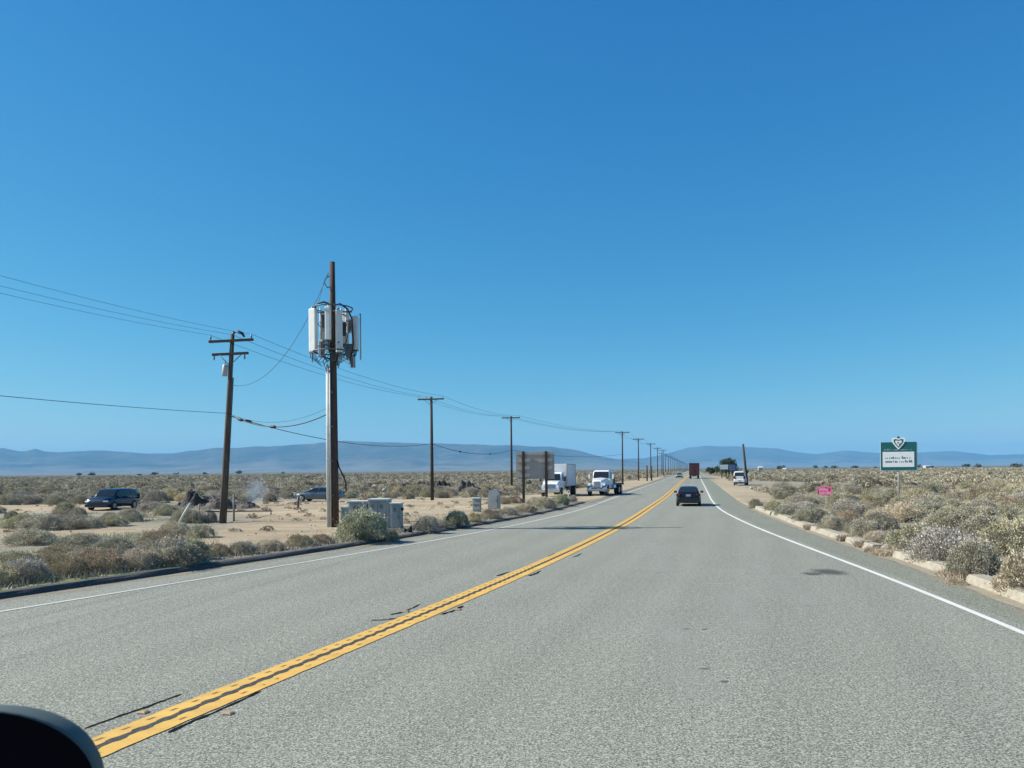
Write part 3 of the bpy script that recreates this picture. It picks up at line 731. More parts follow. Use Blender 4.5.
while nfar < 11500:
    y = 90 + 800 * random.random() ** 1.9; px = random.uniform(-60, 1090); a, _b = ray(px, 475); x = a * y
    L, R = BERM(y) - 1.0, KERB(y) + 2.0
    if L < x < R: continue
    if y < 110 and (x < L): continue
    if y < 240 and bare(x, y) > .4: continue
    if noise.noise(Vector((x * .022, y * .012, 2))) < -.22: continue
    side = 'L' if x < L else 'R'; kind = KL[int(np.searchsorted(np.cumsum(KW[side]), random.random() * .999))]
    w = random.uniform(1.0, 2.3) * (1 + y / 900); h = w * random.uniform(.4, .6) / (1 + y / 900)
    drop(MID if y < 170 else FAR, x, y, w, h, kind, 0.0); nfar += 1
sc = bpy.data.objects.new('distant_scrub', quads_mesh('distant_scrub', np.concatenate(Q), np.concatenate(C), leafmat)); COL.objects.link(sc)
tag(sc, kind='stuff'); Q, C = [], []

# grass tufts and dry stalks between the shrubs: nobody could count them
def blades(n, fn, ln, colr):
    P = []; 
    while len(P) < n:
        p = fn()
        if p: P.append(p)
    P = np.array(P); r = rng
    d = r.normal(0, .45, (n, 3)); d[:, 2] = 1; L = ln * r.uniform(.4, 1.3, (n, 1)); e = P + d * L
    s = r.normal(0, 1, (n, 3)); s[:, 2] = 0; s /= np.linalg.norm(s, axis=1, keepdims=True); w = .012
    q = np.stack([P - s * w, P + s * w, e + s * w * .2, e - s * w * .2], 1)
    c = np.array(colr)[r.integers(0, len(colr), n)] * r.uniform(.7, 1.2, (n, 1)); return q.astype(np.float32), c.astype(np.float32)
def lgrass():
    y = random.uniform(15, 60); x = BERM(y) - 2.2 - random.uniform(0, 1) ** 1.5 * 30
    if noise.noise(Vector((x * .12, y * .12, 9))) < .12 or bare(x, y) > .5 and random.random() < .85: return None
    return (x, y, gz(x, y))
def vgrass():
    y = random.uniform(13, 58); x = BERM(y) - .45 - abs(random.gauss(0, .8)); return (x, y, gz(x, y))
def rgrass():
    y = random.uniform(14, 60); x = KERB(y) + .4 + abs(random.gauss(0, 3)); return (x, y, gz(x, y))
def weeds():
    a = random.choice([(17.85, 18.85, .5), (22.95, 24.6, .6), (25.6, 25.9, .3), (27.75, 28.1, .3), (33, 33.5, .3)])
    y = random.uniform(a[0], a[1]); x = KERB(y) + random.uniform(-.3, .35) * a[2] * 2; return (x, y, 0.0)
parts_ = [blades(16000, lgrass, .14, [(.30, .34, .12), (.33, .33, .14)]), blades(6500, vgrass, .16, [(.42, .36, .26), (.34, .29, .21), (.26, .26, .16)]),
          blades(3500, rgrass, .14, [(.42, .36, .26), (.32, .29, .21)]), blades(2600, weeds, .2, [(.46, .37, .25), (.38, .29, .2)])]
gr = bpy.data.objects.new('dry_grass', quads_mesh('dry_grass', np.concatenate([p[0] for p in parts_]), np.concatenate([p[1] for p in parts_]), leafmat)); COL.objects.link(gr)
tag(gr, kind='stuff')

# ------------------------------------------------------------------ utility poles
def leanfix(root, lx, ly=0.):    # lean in radians about the base
    root.rotation_euler = (ly, lx, root.rotation_euler[2])
def single_arm_pole(h=9.9, braces=True):
    r = empty('utility_pole', (0, 0, 0))
    MB().tube([(0, 0, -.1), (0, 0, h * .5), (0, 0, h)], [.165, .14, .11], 10).obj('shaft', wood_dark, r)
    arm = MB().box((0, -.14, h - .25), (2.55, .10, .13), bev=.01).obj('crossarm', wood_dark, r)
    for x in (-1.15, -.45, 1.15):
        MB().tube([(x, -.14, h - .19), (x, -.14, h - .10), (x, -.14, h - .02)], [.02, .045, .03], 8).obj('insulator', insul, arm)
    b = MB()
    for s in (-1, 1): b.box((s * .32, -.17, h - .55), (.035, .02, .85), ry=s * .85)
    b.obj('brace', galv_dark, r); return r
proto = single_arm_pole()
H1 = 9.9
poles = []   # (pixel x, depth)
def pole_at(px, d, label, group=None, top=None, first=False, lean=0):
    o = proto if first else copy_tree(proto)
    a, b = ray(px, 470); x = a * d
    o.location = (x, d, gz(x, d) - .05); o.rotation_euler = (0, lean, ROADRZ + random.uniform(-.04, .04))
    zt = H1
    if top: zt = W(px, top, d).z; o.scale = (1, 1, zt / H1)
    tag(o, label, 'utility pole', group); poles.append((x, d, zt)); return o
GP = 'line of wooden utility poles along the highway'
pole_at(432, 71, 'dark single-arm utility pole at the back edge of the dirt lot', GP, 396, True)
pole_at(511.6, 104, 'single-arm utility pole just left of the brown-backed sign', GP, 415.5)
pole_at(622.6, 140, 'single-arm utility pole just right behind the bobtail truck', GP, 431)
pole_at(638.6, 176, 'utility pole second to the right of the bobtail truck', GP, 438)
pole_at(650.8, 214, 'utility pole third to the right of the bobtail truck', GP, 443)
pole_at(657.6, 252, 'utility pole fourth to the right of the bobtail truck', GP, 447.5)
pole_at(663.2, 290, 'utility pole fifth to the right of the bobtail truck', GP, 449.5)
d = 330
while d < 1500:
    x = -14.5 + .2385 * d
    px, _ = proj(x, d)
    pole_at(px, d, 'small far utility pole in the row shrinking toward the vanishing point', GP); d += 40 if d < 800 else 55
# pole with two arms and transformer, leaning
PA = G(222, 525); PAtop = W(232.5, 335, 39.8)
r = empty('utility_pole', PA, 0, 'weathered leaning utility pole with two crossarms and a grey transformer', 'utility pole', GP)
hA = PAtop.z; dx = PAtop.x - PA.x
def ax(z): return dx * z / hA
def tilt(z, x=0, y=0): return (ax(z) + x, y, z)
MB().tube([tilt(-.15), tilt(hA * .3), tilt(hA * .65), tilt(hA)], [.155, .145, .125, .105], 10).obj('shaft', wood_pale, r)
for z, w in ((hA - .32, 2.4), (hA - 1.0, 1.95)):
    arm = MB().box(tilt(z, 0, -.16), (w, .11, .13), rz=ROADRZ * .5, ry=-.02, bev=.01).obj('crossarm', wood_dark, r)
    for k in ((-.46, .46) if z > hA - .5 else (-.45, .4)):
        q = Vector(tilt(z, k * w * math.cos(ROADRZ * .5), -.16 + k * w * math.sin(ROADRZ * .5)))
        s = 1 if z > hA - .5 else -1
        MB().tube([q + Vector((0, 0, .05 * s)), q + Vector((0, 0, .18 * s)), q + Vector((0, 0, .30 * s))], [.02, .05, .035], 8).obj('insulator', insul, arm)
b = MB()
for s in (-1, 1): b.tube([tilt(hA - 1.6, 0, -.15), tilt(hA - 1.06, s * .55, -.17)], .02, 6)
b.obj('brace', galv_dark, r)
MB().tube([tilt(hA - .05, -.02, 0), tilt(hA + .13, .05, 0), tilt(hA + .16, .3, 0), tilt(hA + .08, .5, 0), tilt(hA - .10, .62, 0)], [.06, .085, .085, .075, .05], 8).obj('cable_terminal', cable_black, r)
tf = MB().tube([tilt(hA - 2.15, -.22, -.2), tilt(hA - 2.13, -.22, -.2), tilt(hA - 1.6, -.2, -.2), tilt(hA - 1.55, -.2, -.2)], [.11, .14, .14, .10], 14).obj('transformer', radio_grey, r)
MB().tube([tilt(hA - 1.55, -.22, -.2), tilt(hA - 1.38, -.22, -.2)], .03, 6).obj('bushing', insul, tf)
MB().tube([tilt(hA - 2.2, .16, 0), tilt(hA - 4, .17, 0), tilt(.1, .2, 0)], .03, 6).obj('conduit', galv_dark, r)

# off-frame pole that carries the wires towards the viewer
P0 = Vector((-22.3, 4.0, 0))
# wires ---------------------------------------------------------------
def sag(a, b, s, n=18):
    a, b = Vector(a), Vector(b)
    return [a.lerp(b, i / n) - Vector((0, 0, s * 4 * (i / n) * (1 - i / n))) for i in range(n + 1)]
armdir = Vector((math.cos(ROADRZ), math.sin(ROADRZ), 0))
node_sets = []
A_top = [Vector(PA) + Vector(tilt(hA - .02, k * 2.4, -.16)) for k in (-.46, .03, .46)]
for w, (off, nm) in enumerate(((-1.15, 'left end'), (-.45, 'middle'), (1.15, 'right end'))):
    m = MB(); prev = A_top[w]
    m.tube(sag(P0 + armdir * off + Vector((0, 0, 10.0)), prev, .75, 22), .0062, 5, False)
    for i, (x, dd, zt) in enumerate(poles[:14]):
        cur = Vector((x, dd, zt - .05)) + armdir * off + Vector((0, -.14, 0))
        L = (cur - prev).length
        m.tube(sag(prev, cur, .55 * (L / 40) ** 2 + .1, 12), .0075 + .00004 * dd, 5, False); prev = cur
    tag(m.obj('overhead_wire', wire_mat), f'thin overhead power wire strung along the {nm} of the pole crossarms', 'wire', 'overhead power wires')
# lower telecom cable with splice cases
m = MB(); pA_l = Vector(PA) + Vector(tilt(5.75, .2, -.1))
m.tube(sag(P0 + Vector((0, 0, 5.75)), pA_l, .38, 22), .012, 6, False)
c1 = Vector((poles[0][0], poles[0][1], 5.2)); c2 = Vector((poles[1][0], poles[1][1], 5.4)); c3 = Vector((poles[2][0], poles[2][1], 5.4))
m.tube(sag(pA_l - Vector((0, 0, .15)), c1, .75), .02, 6, False); m.tube(sag(c1, c2, .75), .024, 6, False); m.tube(sag(c2, c3, .7), .026, 6, False)
tel = tag(m.obj('telephone_cable', cable_black), 'thick black telephone cable running low on the utility poles', 'cable')
for a, b_, t, L in ((c1, c2, .28, .5), (c1, c2, .66, .5), (pA_l - Vector((0, 0, .15)), c1, .05, .5)):
    pts = sag(a, b_, .75, 40); i = int(t * 40); p = pts[i]; dr = (pts[i + 1] - p).normalized()
    MB().tube([p - dr * L * .55, p - dr * L * .4, p + dr * L * .4, p + dr * L * .55], [.03, .085, .085, .03], 8).obj('splice_case', cable_black, tel)

# ------------------------------------------------------------------ antenna (cell) pole
DC = 36.0; bx = W(334.8, 533, DC); tx = W(332.2, 262, DC)
Bc = Vector((bx.x, DC, 0)); hC = tx.z; lx = tx.x - bx.x
r = empty('antenna_pole', Bc, 0, 'tall brown wooden pole carrying white panel antennas and pale conduits', 'antenna pole')
def cp(z, x=0, y=0): return Vector((lx * z / hC + x, y, z))
MB().tube([cp(-.1), cp(3), cp(7), cp(10), cp(hC)], [.205, .19, .165, .14, .12], 14).obj('shaft', wood_warm, r)
def zpx(py): return W(332, py, DC).z
for k, (x, y, rad, z1) in enumerate(((-.315, -.06, .042, zpx(364)), (-.222, -.15, .036, zpx(366)), (-.125, -.215, .034, zpx(368)))):
    MB().tube([cp(0.0, x, y), cp(z1 * .5, x * .97, y * .97), cp(z1, x * .9, y * .9)], rad, 10).obj('conduit', galv if k else antenna_white, r)
for z in (1.6, 3.2, 4.8, 6.4): MB().box(cp(z, -.17, -.14), (.42, .04, .05), rz=-.55).obj('conduit_strap', galv_dark, r)
MB().tube([cp(3.25, .17, -.08), cp(2.9, .25, -.1), cp(2.5, .45, -.12), cp(2.2, .56, -.12), cp(1.75, .58, -.12)], .035, 8).obj('cable_loop', cable_black, r)
# the head frame
zt, zb = zpx(304), zpx(367); zm = (zt + zb) / 2
fr = MB()
for z in (zpx(312), zpx(345)):
    for ang in (178, 300, 60, 0):
        a = math.radians(ang); MB().tube([cp(z), cp(z, math.cos(a) * .9, math.sin(a) * .9)], .035, 8).obj('mount_arm', galv_dark, r)
ring = None
fr.tube([cp(zpx(308) - .02, math.cos(math.radians(q)) * .92, math.sin(math.radians(q)) * .92) for q in range(0, 361, 15)], .032, 8, False)
fr.obj('mount_ring', galv_dark, r); fr = MB()
fr.tube([cp(zpx(352), math.cos(math.radians(q)) * .92, math.sin(math.radians(q)) * .92) for q in range(0, 361, 15)], .032, 8, False)
fr.obj('mount_ring', galv_dark, r)
# panel antennas: (pixel x centre, y top, y bottom, depth offset, width, depth, yaw deg)
def panel(pxc, y0, y1, dy, w, dp, yaw, bracket=True):
    p = W(pxc, (y0 + y1) / 2, DC + dy) - Bc; z0 = W(pxc, y1, DC + dy).z; z1 = W(pxc, y0, DC + dy).z
    o = MB().box((p.x, dy, (z0 + z1) / 2), (w, dp, z1 - z0), rz=math.radians(yaw), bev=.05).obj('panel_antenna', antenna_white, r)
    c, s = math.cos(math.radians(yaw)), math.sin(math.radians(yaw))
    MB().box((p.x, dy, z0 - .025), (w * .9, dp * .85, .06), rz=math.radians(yaw)).obj('connector_plate', galv_dark, o)
    b = Vector((p.x - s * -1 * (dp / 2 + .09) * -1 * -1, dy + c * (dp / 2 + .09), 0))
    MB().tube([Vector((b.x, b.y, z0 - .45)), Vector((b.x, b.y, z1 + .12))], .035, 8).obj('mount_pipe', galv, o)
    m = MB()
    for k in range(4):
        q = Vector((p.x + (k - 1.5) * w * .2, dy, z0 - .04))
        e = Vector((lerp(q.x, 0, .35 + .1 * k), lerp(q.y, 0, .5), z0 - .15 - .08 * k))
        m.tube([q, q + Vector((-.02, 0, -.18)), q.lerp(e, .5) + Vector((0, 0, -.34 - .04 * k)), e, e.lerp(Vector((0, 0, z0 - .3)), .7)], .017, 6, False)
    m.obj('jumper_cable', cable_black, o); return o
panel(313.2, 308.5, 352, -.25, .40, .20, -28)
panel(328, 306.5, 340, -.75, .27, .16, -8)
panel(339.2, 310, 352.5, -.62, .30, .16, 22)
panel(355.2, 316, 350, .05, .20, .30, 80)
panel(346, 312, 345, .85, .30, .16, 170)
panel(322.6, 311, 349, .8, .26, .16, 200)
def radio(pxc, y0, y1, dy, w, dp, mat=radio_grey):
    p = W(pxc, (y0 + y1) / 2, DC + dy) - Bc; z0 = W(pxc, y1, DC + dy).z; z1 = W(pxc, y0, DC + dy).z
    o = MB().box((p.x, dy, (z0 + z1) / 2), (w, dp, z1 - z0), rz=random.uniform(-.5, .5), bev=.02).obj('remote_radio', mat, r)
    f = MB()
    for k in range(6): f.box((p.x - w * .4 + k * w * .16, dy - dp / 2 - .012, (z0 + z1) / 2), (.012, .03, (z1 - z0) * .8))
    f.obj('cooling_fins', galv_dark, o)
for a in ((349.5, 319, 333, .3, .26, .16), (349.5, 344, 360, .1, .30, .18), (324.2, 314, 330, .15, .2, .15), (321.8, 340, 357, .05, .22, .18), (335, 352, 361, -.35, .24, .2, galv_dark), (344, 322, 336, -.2, .2, .16, galv_dark), (353, 357, 368, -.1, .2, .14)): radio(*a)
m = MB(); rr = random.Random(5)
for k in range(16):
    z = rr.uniform(zpx(362), zpx(312)); a1, a2 = rr.uniform(0, 6.28), rr.uniform(0, 6.28); z2 = z + rr.uniform(-.9, .5)
    z2 = max(zb, min(zt, z2))
    p, q = cp(z, math.cos(a1) * .8, math.sin(a1) * .6), cp(z2, math.cos(a2) * .45, math.sin(a2) * .45)
    mid_ = (p + q) / 2 + Vector((0, 0, -.3)); m.tube([p, p.lerp(mid_, .6), mid_, q.lerp(mid_, .4), q], .018, 6, False)
m.tube([cp(zpx(307), .15, -.3), cp(zpx(306), .45, -.5), cp(zpx(311), .78, -.45), cp(zpx(320), .95, -.25), cp(zpx(345), .98, -.15), cp(zpx(362), .82, -.1)], .04, 8, False)
m.tube([cp(zpx(305), -.1, -.3), cp(zpx(304), -.3, -.45), cp(zpx(306), -.6, -.5), cp(zpx(312), -.85, -.2)], .04, 8, False)
m.obj('coax_bundle', cable_black, r)
hk = MB().tube([cp(zpx(276), -.12, -.05), cp(zpx(279), -.3, -.05), cp(zpx(283), -.36, -.05), cp(zpx(288), -.22, -.05), cp(zpx(287), -.1, -.05)], .022, 6).obj('dead_end_hook', cable_black, r)
# service wires
m = MB(); a = Bc + cp(zpx(273), -.16, -.05); b_ = Vector(PA) + Vector(tilt(hA - 2.6, .14, -.1))
m.tube(sag(a, b_, 1.55, 26), .011, 5, False); m.tube([a, Bc + cp(zpx(279), -.34, -.05), Bc + cp(zpx(306), -.62, -.3)], .012, 5, False)
tag(m.obj('service_wire', cable_black), 'slack service wire from the antenna pole top to the leaning pole', 'wire')
m = MB(); a = Vector(PA) + Vector(tilt(5.65, .2, -.1))
m.tube(sag(a, Bc + cp(zpx(413), -.2, 0), .62, 22), .026, 6, False); m.tube(sag(a + Vector((0, 0, .05)), Bc + cp(zpx(407), -.2, 0), .55, 22), .009, 5, False)
sv = tag(m.obj('service_cable', cable_black), 'sagging black cable between the leaning pole and antenna pole at mid height', 'cable')
for t in (.1, .47):
    pts = sag(a, Bc + cp(zpx(413), -.2, 0), .62, 40); i = int(t * 40); p = pts[i]; dr = (pts[i + 1] - p).normalized()
    MB().tube([p - dr * .2, p - dr * .15, p + dr * .15, p + dr * .2], [.03, .075, .075, .03], 8).obj('splice_case', cable_black, sv)

# ------------------------------------------------------------------ roadside boxes
def cabinet(px0, px1, ytop, d, depth, label, doors=1, name='utility_cabinet', knob=False):
    a, b_ = W(px0, 500, d), W(px1, 500, d); w = b_.x - a.x; h = W((px0 + px1) / 2, ytop, d).z; cx = (a.x + b_.x) / 2
    z0 = gz(cx, d) - .02
    r = empty(name, (cx, d, 0), ROADRZ * .35, label, 'utility cabinet')
    MB().box((0, 0, z0 + .05), (w + .1, depth + .1, .16), bev=.01).obj('plinth', conc, r)
    MB().box((0, 0, (z0 + .13 + h - .06) / 2), (w - .02, depth, h - .06 - z0 - .13), bev=.015).obj('housing', cab_paint, r)
    MB().box((0, -.01, h - .03), (w + .04, depth + .08, .062), bev=.012).obj('lid', cab_lid_lit, r)
    for k in range(doors):
        dw = (w - .1) / doors; x = -w / 2 + .05 + dw * (k + .5)
        dr = MB().box((x, -depth / 2 - .012, (z0 + .2 + h - .14) / 2), (dw - .03, .02, h - .14 - z0 - .2), bev=.006).obj('door', cab_paint, r)
        MB().box((x + dw * .32, -depth / 2 - .04, h * .55), (.03, .04, .14), bev=.008).obj('handle', galv_dark, dr)
        v = MB()
        for q in range(5): v.box((x - dw * .1, -depth / 2 - .026, h * .78 + q * .035 - .07), (dw * .35, .012, .014))
        v.obj('vent', galv_dark, dr)
    if knob: MB().tube([(w / 2, -.1, h - .28), (w / 2 + .07, -.1, h - .28), (w / 2 + .1, -.1, h - .28)], [.06, .07, .02], 10).obj('meter', black_trim, r)
    return r
cabinet(350, 369.3, 500.5, 34.0, .6, 'left-hand wide grey equipment cabinet behind the feathery green bush', 1)
cabinet(370, 390, 498.5, 33.9, .75, 'taller middle grey equipment cabinet in the row beside the antenna pole', 2)
cabinet(391.5, 402, 502.5, 33.3, .5, 'narrow grey meter cabinet at the right end of the cabinet row', 1, knob=True)
cabinet(341.5, 348.5, 506, 34.2, .4, 'small grey box tucked between antenna pole and the cabinets', 1)
p = G(410.5, 533, .1); r = empty('valve_box', (p.x, p.y, gz(p.x, p.y)), .2, 'small black valve housing low on the ground right of the cabinets', 'valve')
MB().tube([(0, 0, -.02), (0, 0, .22), (0, 0, .27)], [.085, .085, .05], 12).obj('body', black_trim, r); MB().tube([(-.26, 0, .09), (-.05, 0, .09)], .05, 8).obj('pipe', black_trim, r)
MB().tube([(-.26, 0, -.02), (-.26, 0, .16)], .065, 8).obj('cap', black_trim, r)
p = G(477, 512.5, .1); h = W(477, 497, p.y).z
r = empty('utility_pedestal', (p.x, p.y, 0), ROADRZ, 'short square grey pedestal standing in dry weeds left of the taller one', 'pedestal')
MB().box((0, 0, h / 2), (.48, .34, h), bev=.02).obj('housing', cab_paint, r); MB().box((0, -.02, h - .05), (.53, .42, .1), bev=.02).obj('cap', cab_lid_lit, r)
MB().box((0, -.18, h * .55), (.38, .02, .05)).obj('latch_bar', galv_dark, r); MB().box((0, -.18, h * .25), (.38, .02, .03)).obj('seam', galv_dark, r)
p = G(494.3, 509.8, .1); h = W(494, 489.3, p.y).z
r = empty('utility_pedestal', (p.x, p.y, 0), ROADRZ, 'taller grey pedestal with a rounded top near the brown-backed sign', 'pedestal')
hw = .37; prof = [(-hw, 0), (hw, 0), (hw, h - .3)] + [(hw * math.cos(q), h - .3 + .3 * math.sin(q)) for q in np.linspace(.3, math.pi - .3, 9)] + [(-hw, h - .3)]
MB().prism(prof, 'Y', -.2, .2).obj('housing', cab_paint, r); MB().box((0, -.21, h * .45), (.5, .02, h * .6), bev=.005).obj('door', cab_paint, r)
MB().box((.18, -.225, h * .5), (.03, .02, .12)).obj('latch', galv_dark, r)

# ------------------------------------------------------------------ posts on the lot
def post(px, y0, y1, rad, mat, label, name='post', d=None, cap=None):
    g = G(px, y1); d = d or g.y; x = W(px, y1, d).x; z1 = W(px, y0, d).z
    r = empty(name, (x, d, gz(x, d)), 0, label, 'post')
    MB().tube([(0, 0, -.1), (0, 0, z1 * .5), (0, 0, z1)], [rad, rad, rad * .95], 8).obj('shaft', mat, r)
    if cap: MB().box((0, 0, z1 + .04), (rad * 3, rad * 3, .14), bev=.02).obj('cap', cap, r)
    return r
post(234, 497, 524, .055, wood_grey, 'pale grey post standing right of the leaning double-arm pole')
post(199.3, 506, 526, .03, wood_grey, 'thin stake between the slanted pipe and the leaning pole')
post(298.3, 499, 511.5, .07, galv_dark, 'dark short post with pale cap in front of the silver sedan', cap=rail_pipe)
a, b_ = G(175.5, 528), W(190.5, 503, G(175.5, 528).y - .3)
tag(MB().tube([a - Vector((0, 0, .1)), a.lerp(b_, .5), b_], .055, 10).obj('slanted_pipe', rail_pipe), 'pale pipe leaning to the right out of the shrubs', 'pipe')
p0, p1 = W(206, 511.5, 39.2), W(272, 511, 46)
r = empty('rail_gate', (0, 0, 0), 0, 'low dark pipe rail crossing behind the leaning double-arm pole', 'rail')
MB().tube([p0, p1], .035, 8).obj('rail', galv_dark, r)
for t in (.02, .98): q = p0.lerp(p1, t); MB().tube([Vector((q.x, q.y, 0)), q], .04, 8).obj('leg', galv_dark, r)
p = G(568.5, 505.5); r = empty('marker_post', (p.x, p.y, gz(p.x, p.y)), ROADRZ, 'slim white roadside marker post at the end of the berm', 'marker post')
MB().box((0, 0, .58), (.10, .03, .9), bev=.008).obj('blade', sign_white, r); MB().box((0, -.018, .9), (.08, .01, .14)).obj('reflector', galv_dark, r); MB().box((0, 0, .07), (.11, .04, .2)).obj('base', black_trim, r)
for px, y0, d, lab in ((647, 466, 170, 'short dark roadside post left of the third pole past the bobtail truck'), (651.5, 467, 172, 'short dark roadside post right of its twin beyond the bobtail truck')):
    x = W(px, 470, d).x; z = W(px, y0, d).z
    r = empty('post', (x, d, 0), 0, lab, 'post'); MB().tube([(0, 0, -.1), (0, 0, z)], [.17, .15], 8).obj('shaft', wood_dark, r); MB().box((0, 0, z + .05), (.36, .36, .1), bev=.03).obj('cap', wood_dark, r)

# ------------------------------------------------------------------ signs
# brown sign seen from behind
D = 60.; rz = ROADRZ * .55
c = W(535.2, 470, D); r = empty('road_sign', (c.x, D, 0), rz, 'large brown-backed road sign on two dark posts seen from behind', 'road sign')
wS = 38.6 * D / F; z0, z1 = W(535, 479, D).z, W(535, 452.2, D).z
pan = MB()
for k in (-1, 1): pan.box((k * wS / 4, 0, (z0 + z1) / 2), (wS / 2 - .012, .04, z1 - z0))
pn = pan.obj('panel', sign_back, r)
m = MB()
for f in (.08, .36, .64, .92): m.box((0, -.035, lerp(z0, z1, f)), (wS * .97, .03, .05))
m.obj('stiffener', sign_back, pn)
for px, ytop in ((523.6, 451.4), (546.4, 451.2)):
    x = (px - 535.2) * D / F; zz = W(px, ytop, D).z
    MB().box((x, -.15, zz / 2 - .1), (.20, .17, zz + .2), bev=.012).obj('post', wood_dark, r)
# green sign with shield
D = 51.; c = W(898.6, 470, D); r = empty('green_sign', (c.x, D, 0), -.30, 'green and white information sign with shield emblem on a single post', 'road sign')
wS = 32.6 * D / F; z0, z1 = W(898, 470.3, D).z, W(898, 442, D).z; hS = z1 - z0; kx = D / F
MB().tube([(0, .06, -.1), (0, .06, z1 - .2)], .05, 10).obj('post', galv, r)
bk = MB().box((.02, .012, (z0 + z1) / 2 - .02), (wS + .07, .02, hS + .05), bev=.008).obj('border', sign_white, r)
pg = MB().box((0, -.012, (z0 + z1) / 2 + .01), (wS, .02, hS - .02), bev=.006).obj('panel', sign_green, r)
zc = W(898, 459.4, D).z; MB().box((-.01, -.027, zc), (wS * .875, .012, 15.2 * kx)).obj('notice', sign_white, pg)
def scrawl(seed, x0, x1, z, h, y, mat, name, parent, lw=.022):
    q = random.Random(seed); m = MB(); x = x0
    while x < x1:
        n = q.randint(4, 8)
        for _ in range(n):
            w = h * q.uniform(.5, .7)
            if x + w > x1: break
            up = h * q.choice((.6, .6, .6, 1.0)); t = q.random()
            m.box((x + lw / 2, y, z + up / 2), (lw, .006, up))
            if t < .75: m.box((x + w * .42, y, z + (up if t < .4 else h * .32)), (w * .7, .006, lw))
            if t < .5: m.box((x + w * .8, y, z + h * .3), (lw, .006, h * .6))
            x += w + h * .2
        x += h * .4
    return m.obj(name, mat, parent)
scrawl(3, -wS * .40, wS * .40, W(898, 450.4, D).z, .105, -.027, sign_pale, 'lettering', pg, .03)
scrawl(5, -wS * .37, wS * .385, W(898, 458.6, D).z, .14, -.038, sign_ink, 'lettering', pg, .028)
scrawl(9, -wS * .37, wS * .375, W(898, 462.4, D).z, .14, -.038, sign_ink, 'lettering', pg, .028)
def shield(s):
    pts = [(-1, .95), (-.55, 1.02), (0, .82), (.55, 1.02), (1, .95), (1.02, .45), (.75, -.1), (.4, -.55), (0, -1), (-.4, -.55), (-.75, -.1), (-1.02, .45)]
    return [(x * s, z * s) for x, z in pts]
zs = W(898, 443.6, D).z; s0 = 6.0 * kx
em = MB().prism([(x, z + zs) for x, z in shield(s0)], 'Y', -.05, -.026).obj('shield', sign_white, r)
MB().prism([(x, z + zs + .01) for x, z in shield(s0 * .72)], 'Y', -.056, -.0505).obj('shield_field', sign_green, em)
MB().prism([(x * .62, z * .62 + zs + .01) for x, z in shield(s0 * .78)], 'Y', -.062, -.0565).obj('shield_heart', sign_white, em)
m = MB().box((.07, -.0645, zs - .03), (.05, .004, .16), ry=.7); m.box((-.03, -.0645, zs + .05), (.14, .004, .05), ry=-.4); m.obj('shield_mark', sign_green, em)
MB().blob((0, -.035, W(898, 437.5, D).z), (.085, .02, .085), 1, 0).obj('finial', sign_ink, em)
# pink sign
D = 65.; c = W(824.6, 491, D); r = empty('pink_sign', (c.x, D, 0), -.34, 'bright pink notice sign with pale letters low among the shrubs', 'sign')
wS, hS = 13.2 * D / F, 8.4 * D / F; zc = W(824, 490.8, D).z
pn = MB().box((0, 0, zc), (wS, .025, hS), bev=.008).obj('board', sign_pink, r)
for x in (-.4, .4): MB().box((x, .03, zc / 2 - .05), (.04, .03, zc + .3)).obj('stake', galv, r)
scrawl(11, -wS * .42, wS * .40, zc + .02, .26, -.017, sign_pinkpale, 'lettering', pn, .05)
scrawl(12, -wS * .36, wS * .44, zc - .28, .2, -.017, sign_pinkpale, 'lettering', pn, .045)
m = MB().box((-wS * .46, -.018, zc), (.07, .006, hS * .8)); m.box((wS * .32, -.018, zc + .12), (.12, .006, .22)); m.box((wS * .1, -.018, zc + .26), (.1, .006, .12)); m.obj('dark_mark', sign_purple, pn)
# far billboards
def billboard(px0, px1, y0, y1, d, mat, label, posts):
    a, b_ = W(px0, y0, d), W(px1, y1, d); cx = (a.x + b_.x) / 2; w = b_.x - a.x
    r = empty('billboard', (cx, d, 0), -.1, label, 'billboard')
    MB().box((0, 0, (a.z + b_.z) / 2), (w, .1, a.z - b_.z), bev=.02).obj('panel', mat, r)
    MB().box((0, .03, (a.z + b_.z) / 2), (w + .12, .1, a.z - b_.z + .12), bev=.02).obj('frame', galv_dark, r)
    for x in posts: MB().box((x * w, .14, a.z / 2 - .1), (.22, .12, a.z + .1)).obj('post', wood_dark, r)
billboard(720.3, 728, 464.8, 469.4, 205, sign_white, 'small white roadside billboard in front of the far round tree', (-.3, .3))
billboard(729.6, 735.4, 464.8, 470.4, 180, sign_blue, 'small blue roadside billboard on one dark post beside the white one', (0,))

# right leaning pole
D = 121.; b0, t0 = W(747.3, 485.5, D), W(743.0, 444, D)
r = empty('leaning_pole', (b0.x, D, 0), 0, 'bare dark pole leaning left behind the parked white van', 'pole')
MB().tube([(0, 0, -.2), ((t0.x - b0.x) * .5, 0, t0.z * .5), (t0.x - b0.x, 0, t0.z)], [.20, .18, .15], 10).obj('shaft', wood_dark, r)
MB().box((.02, -.17, 2.1), (.3, .03, .4)).obj('tag', galv_dark, r)

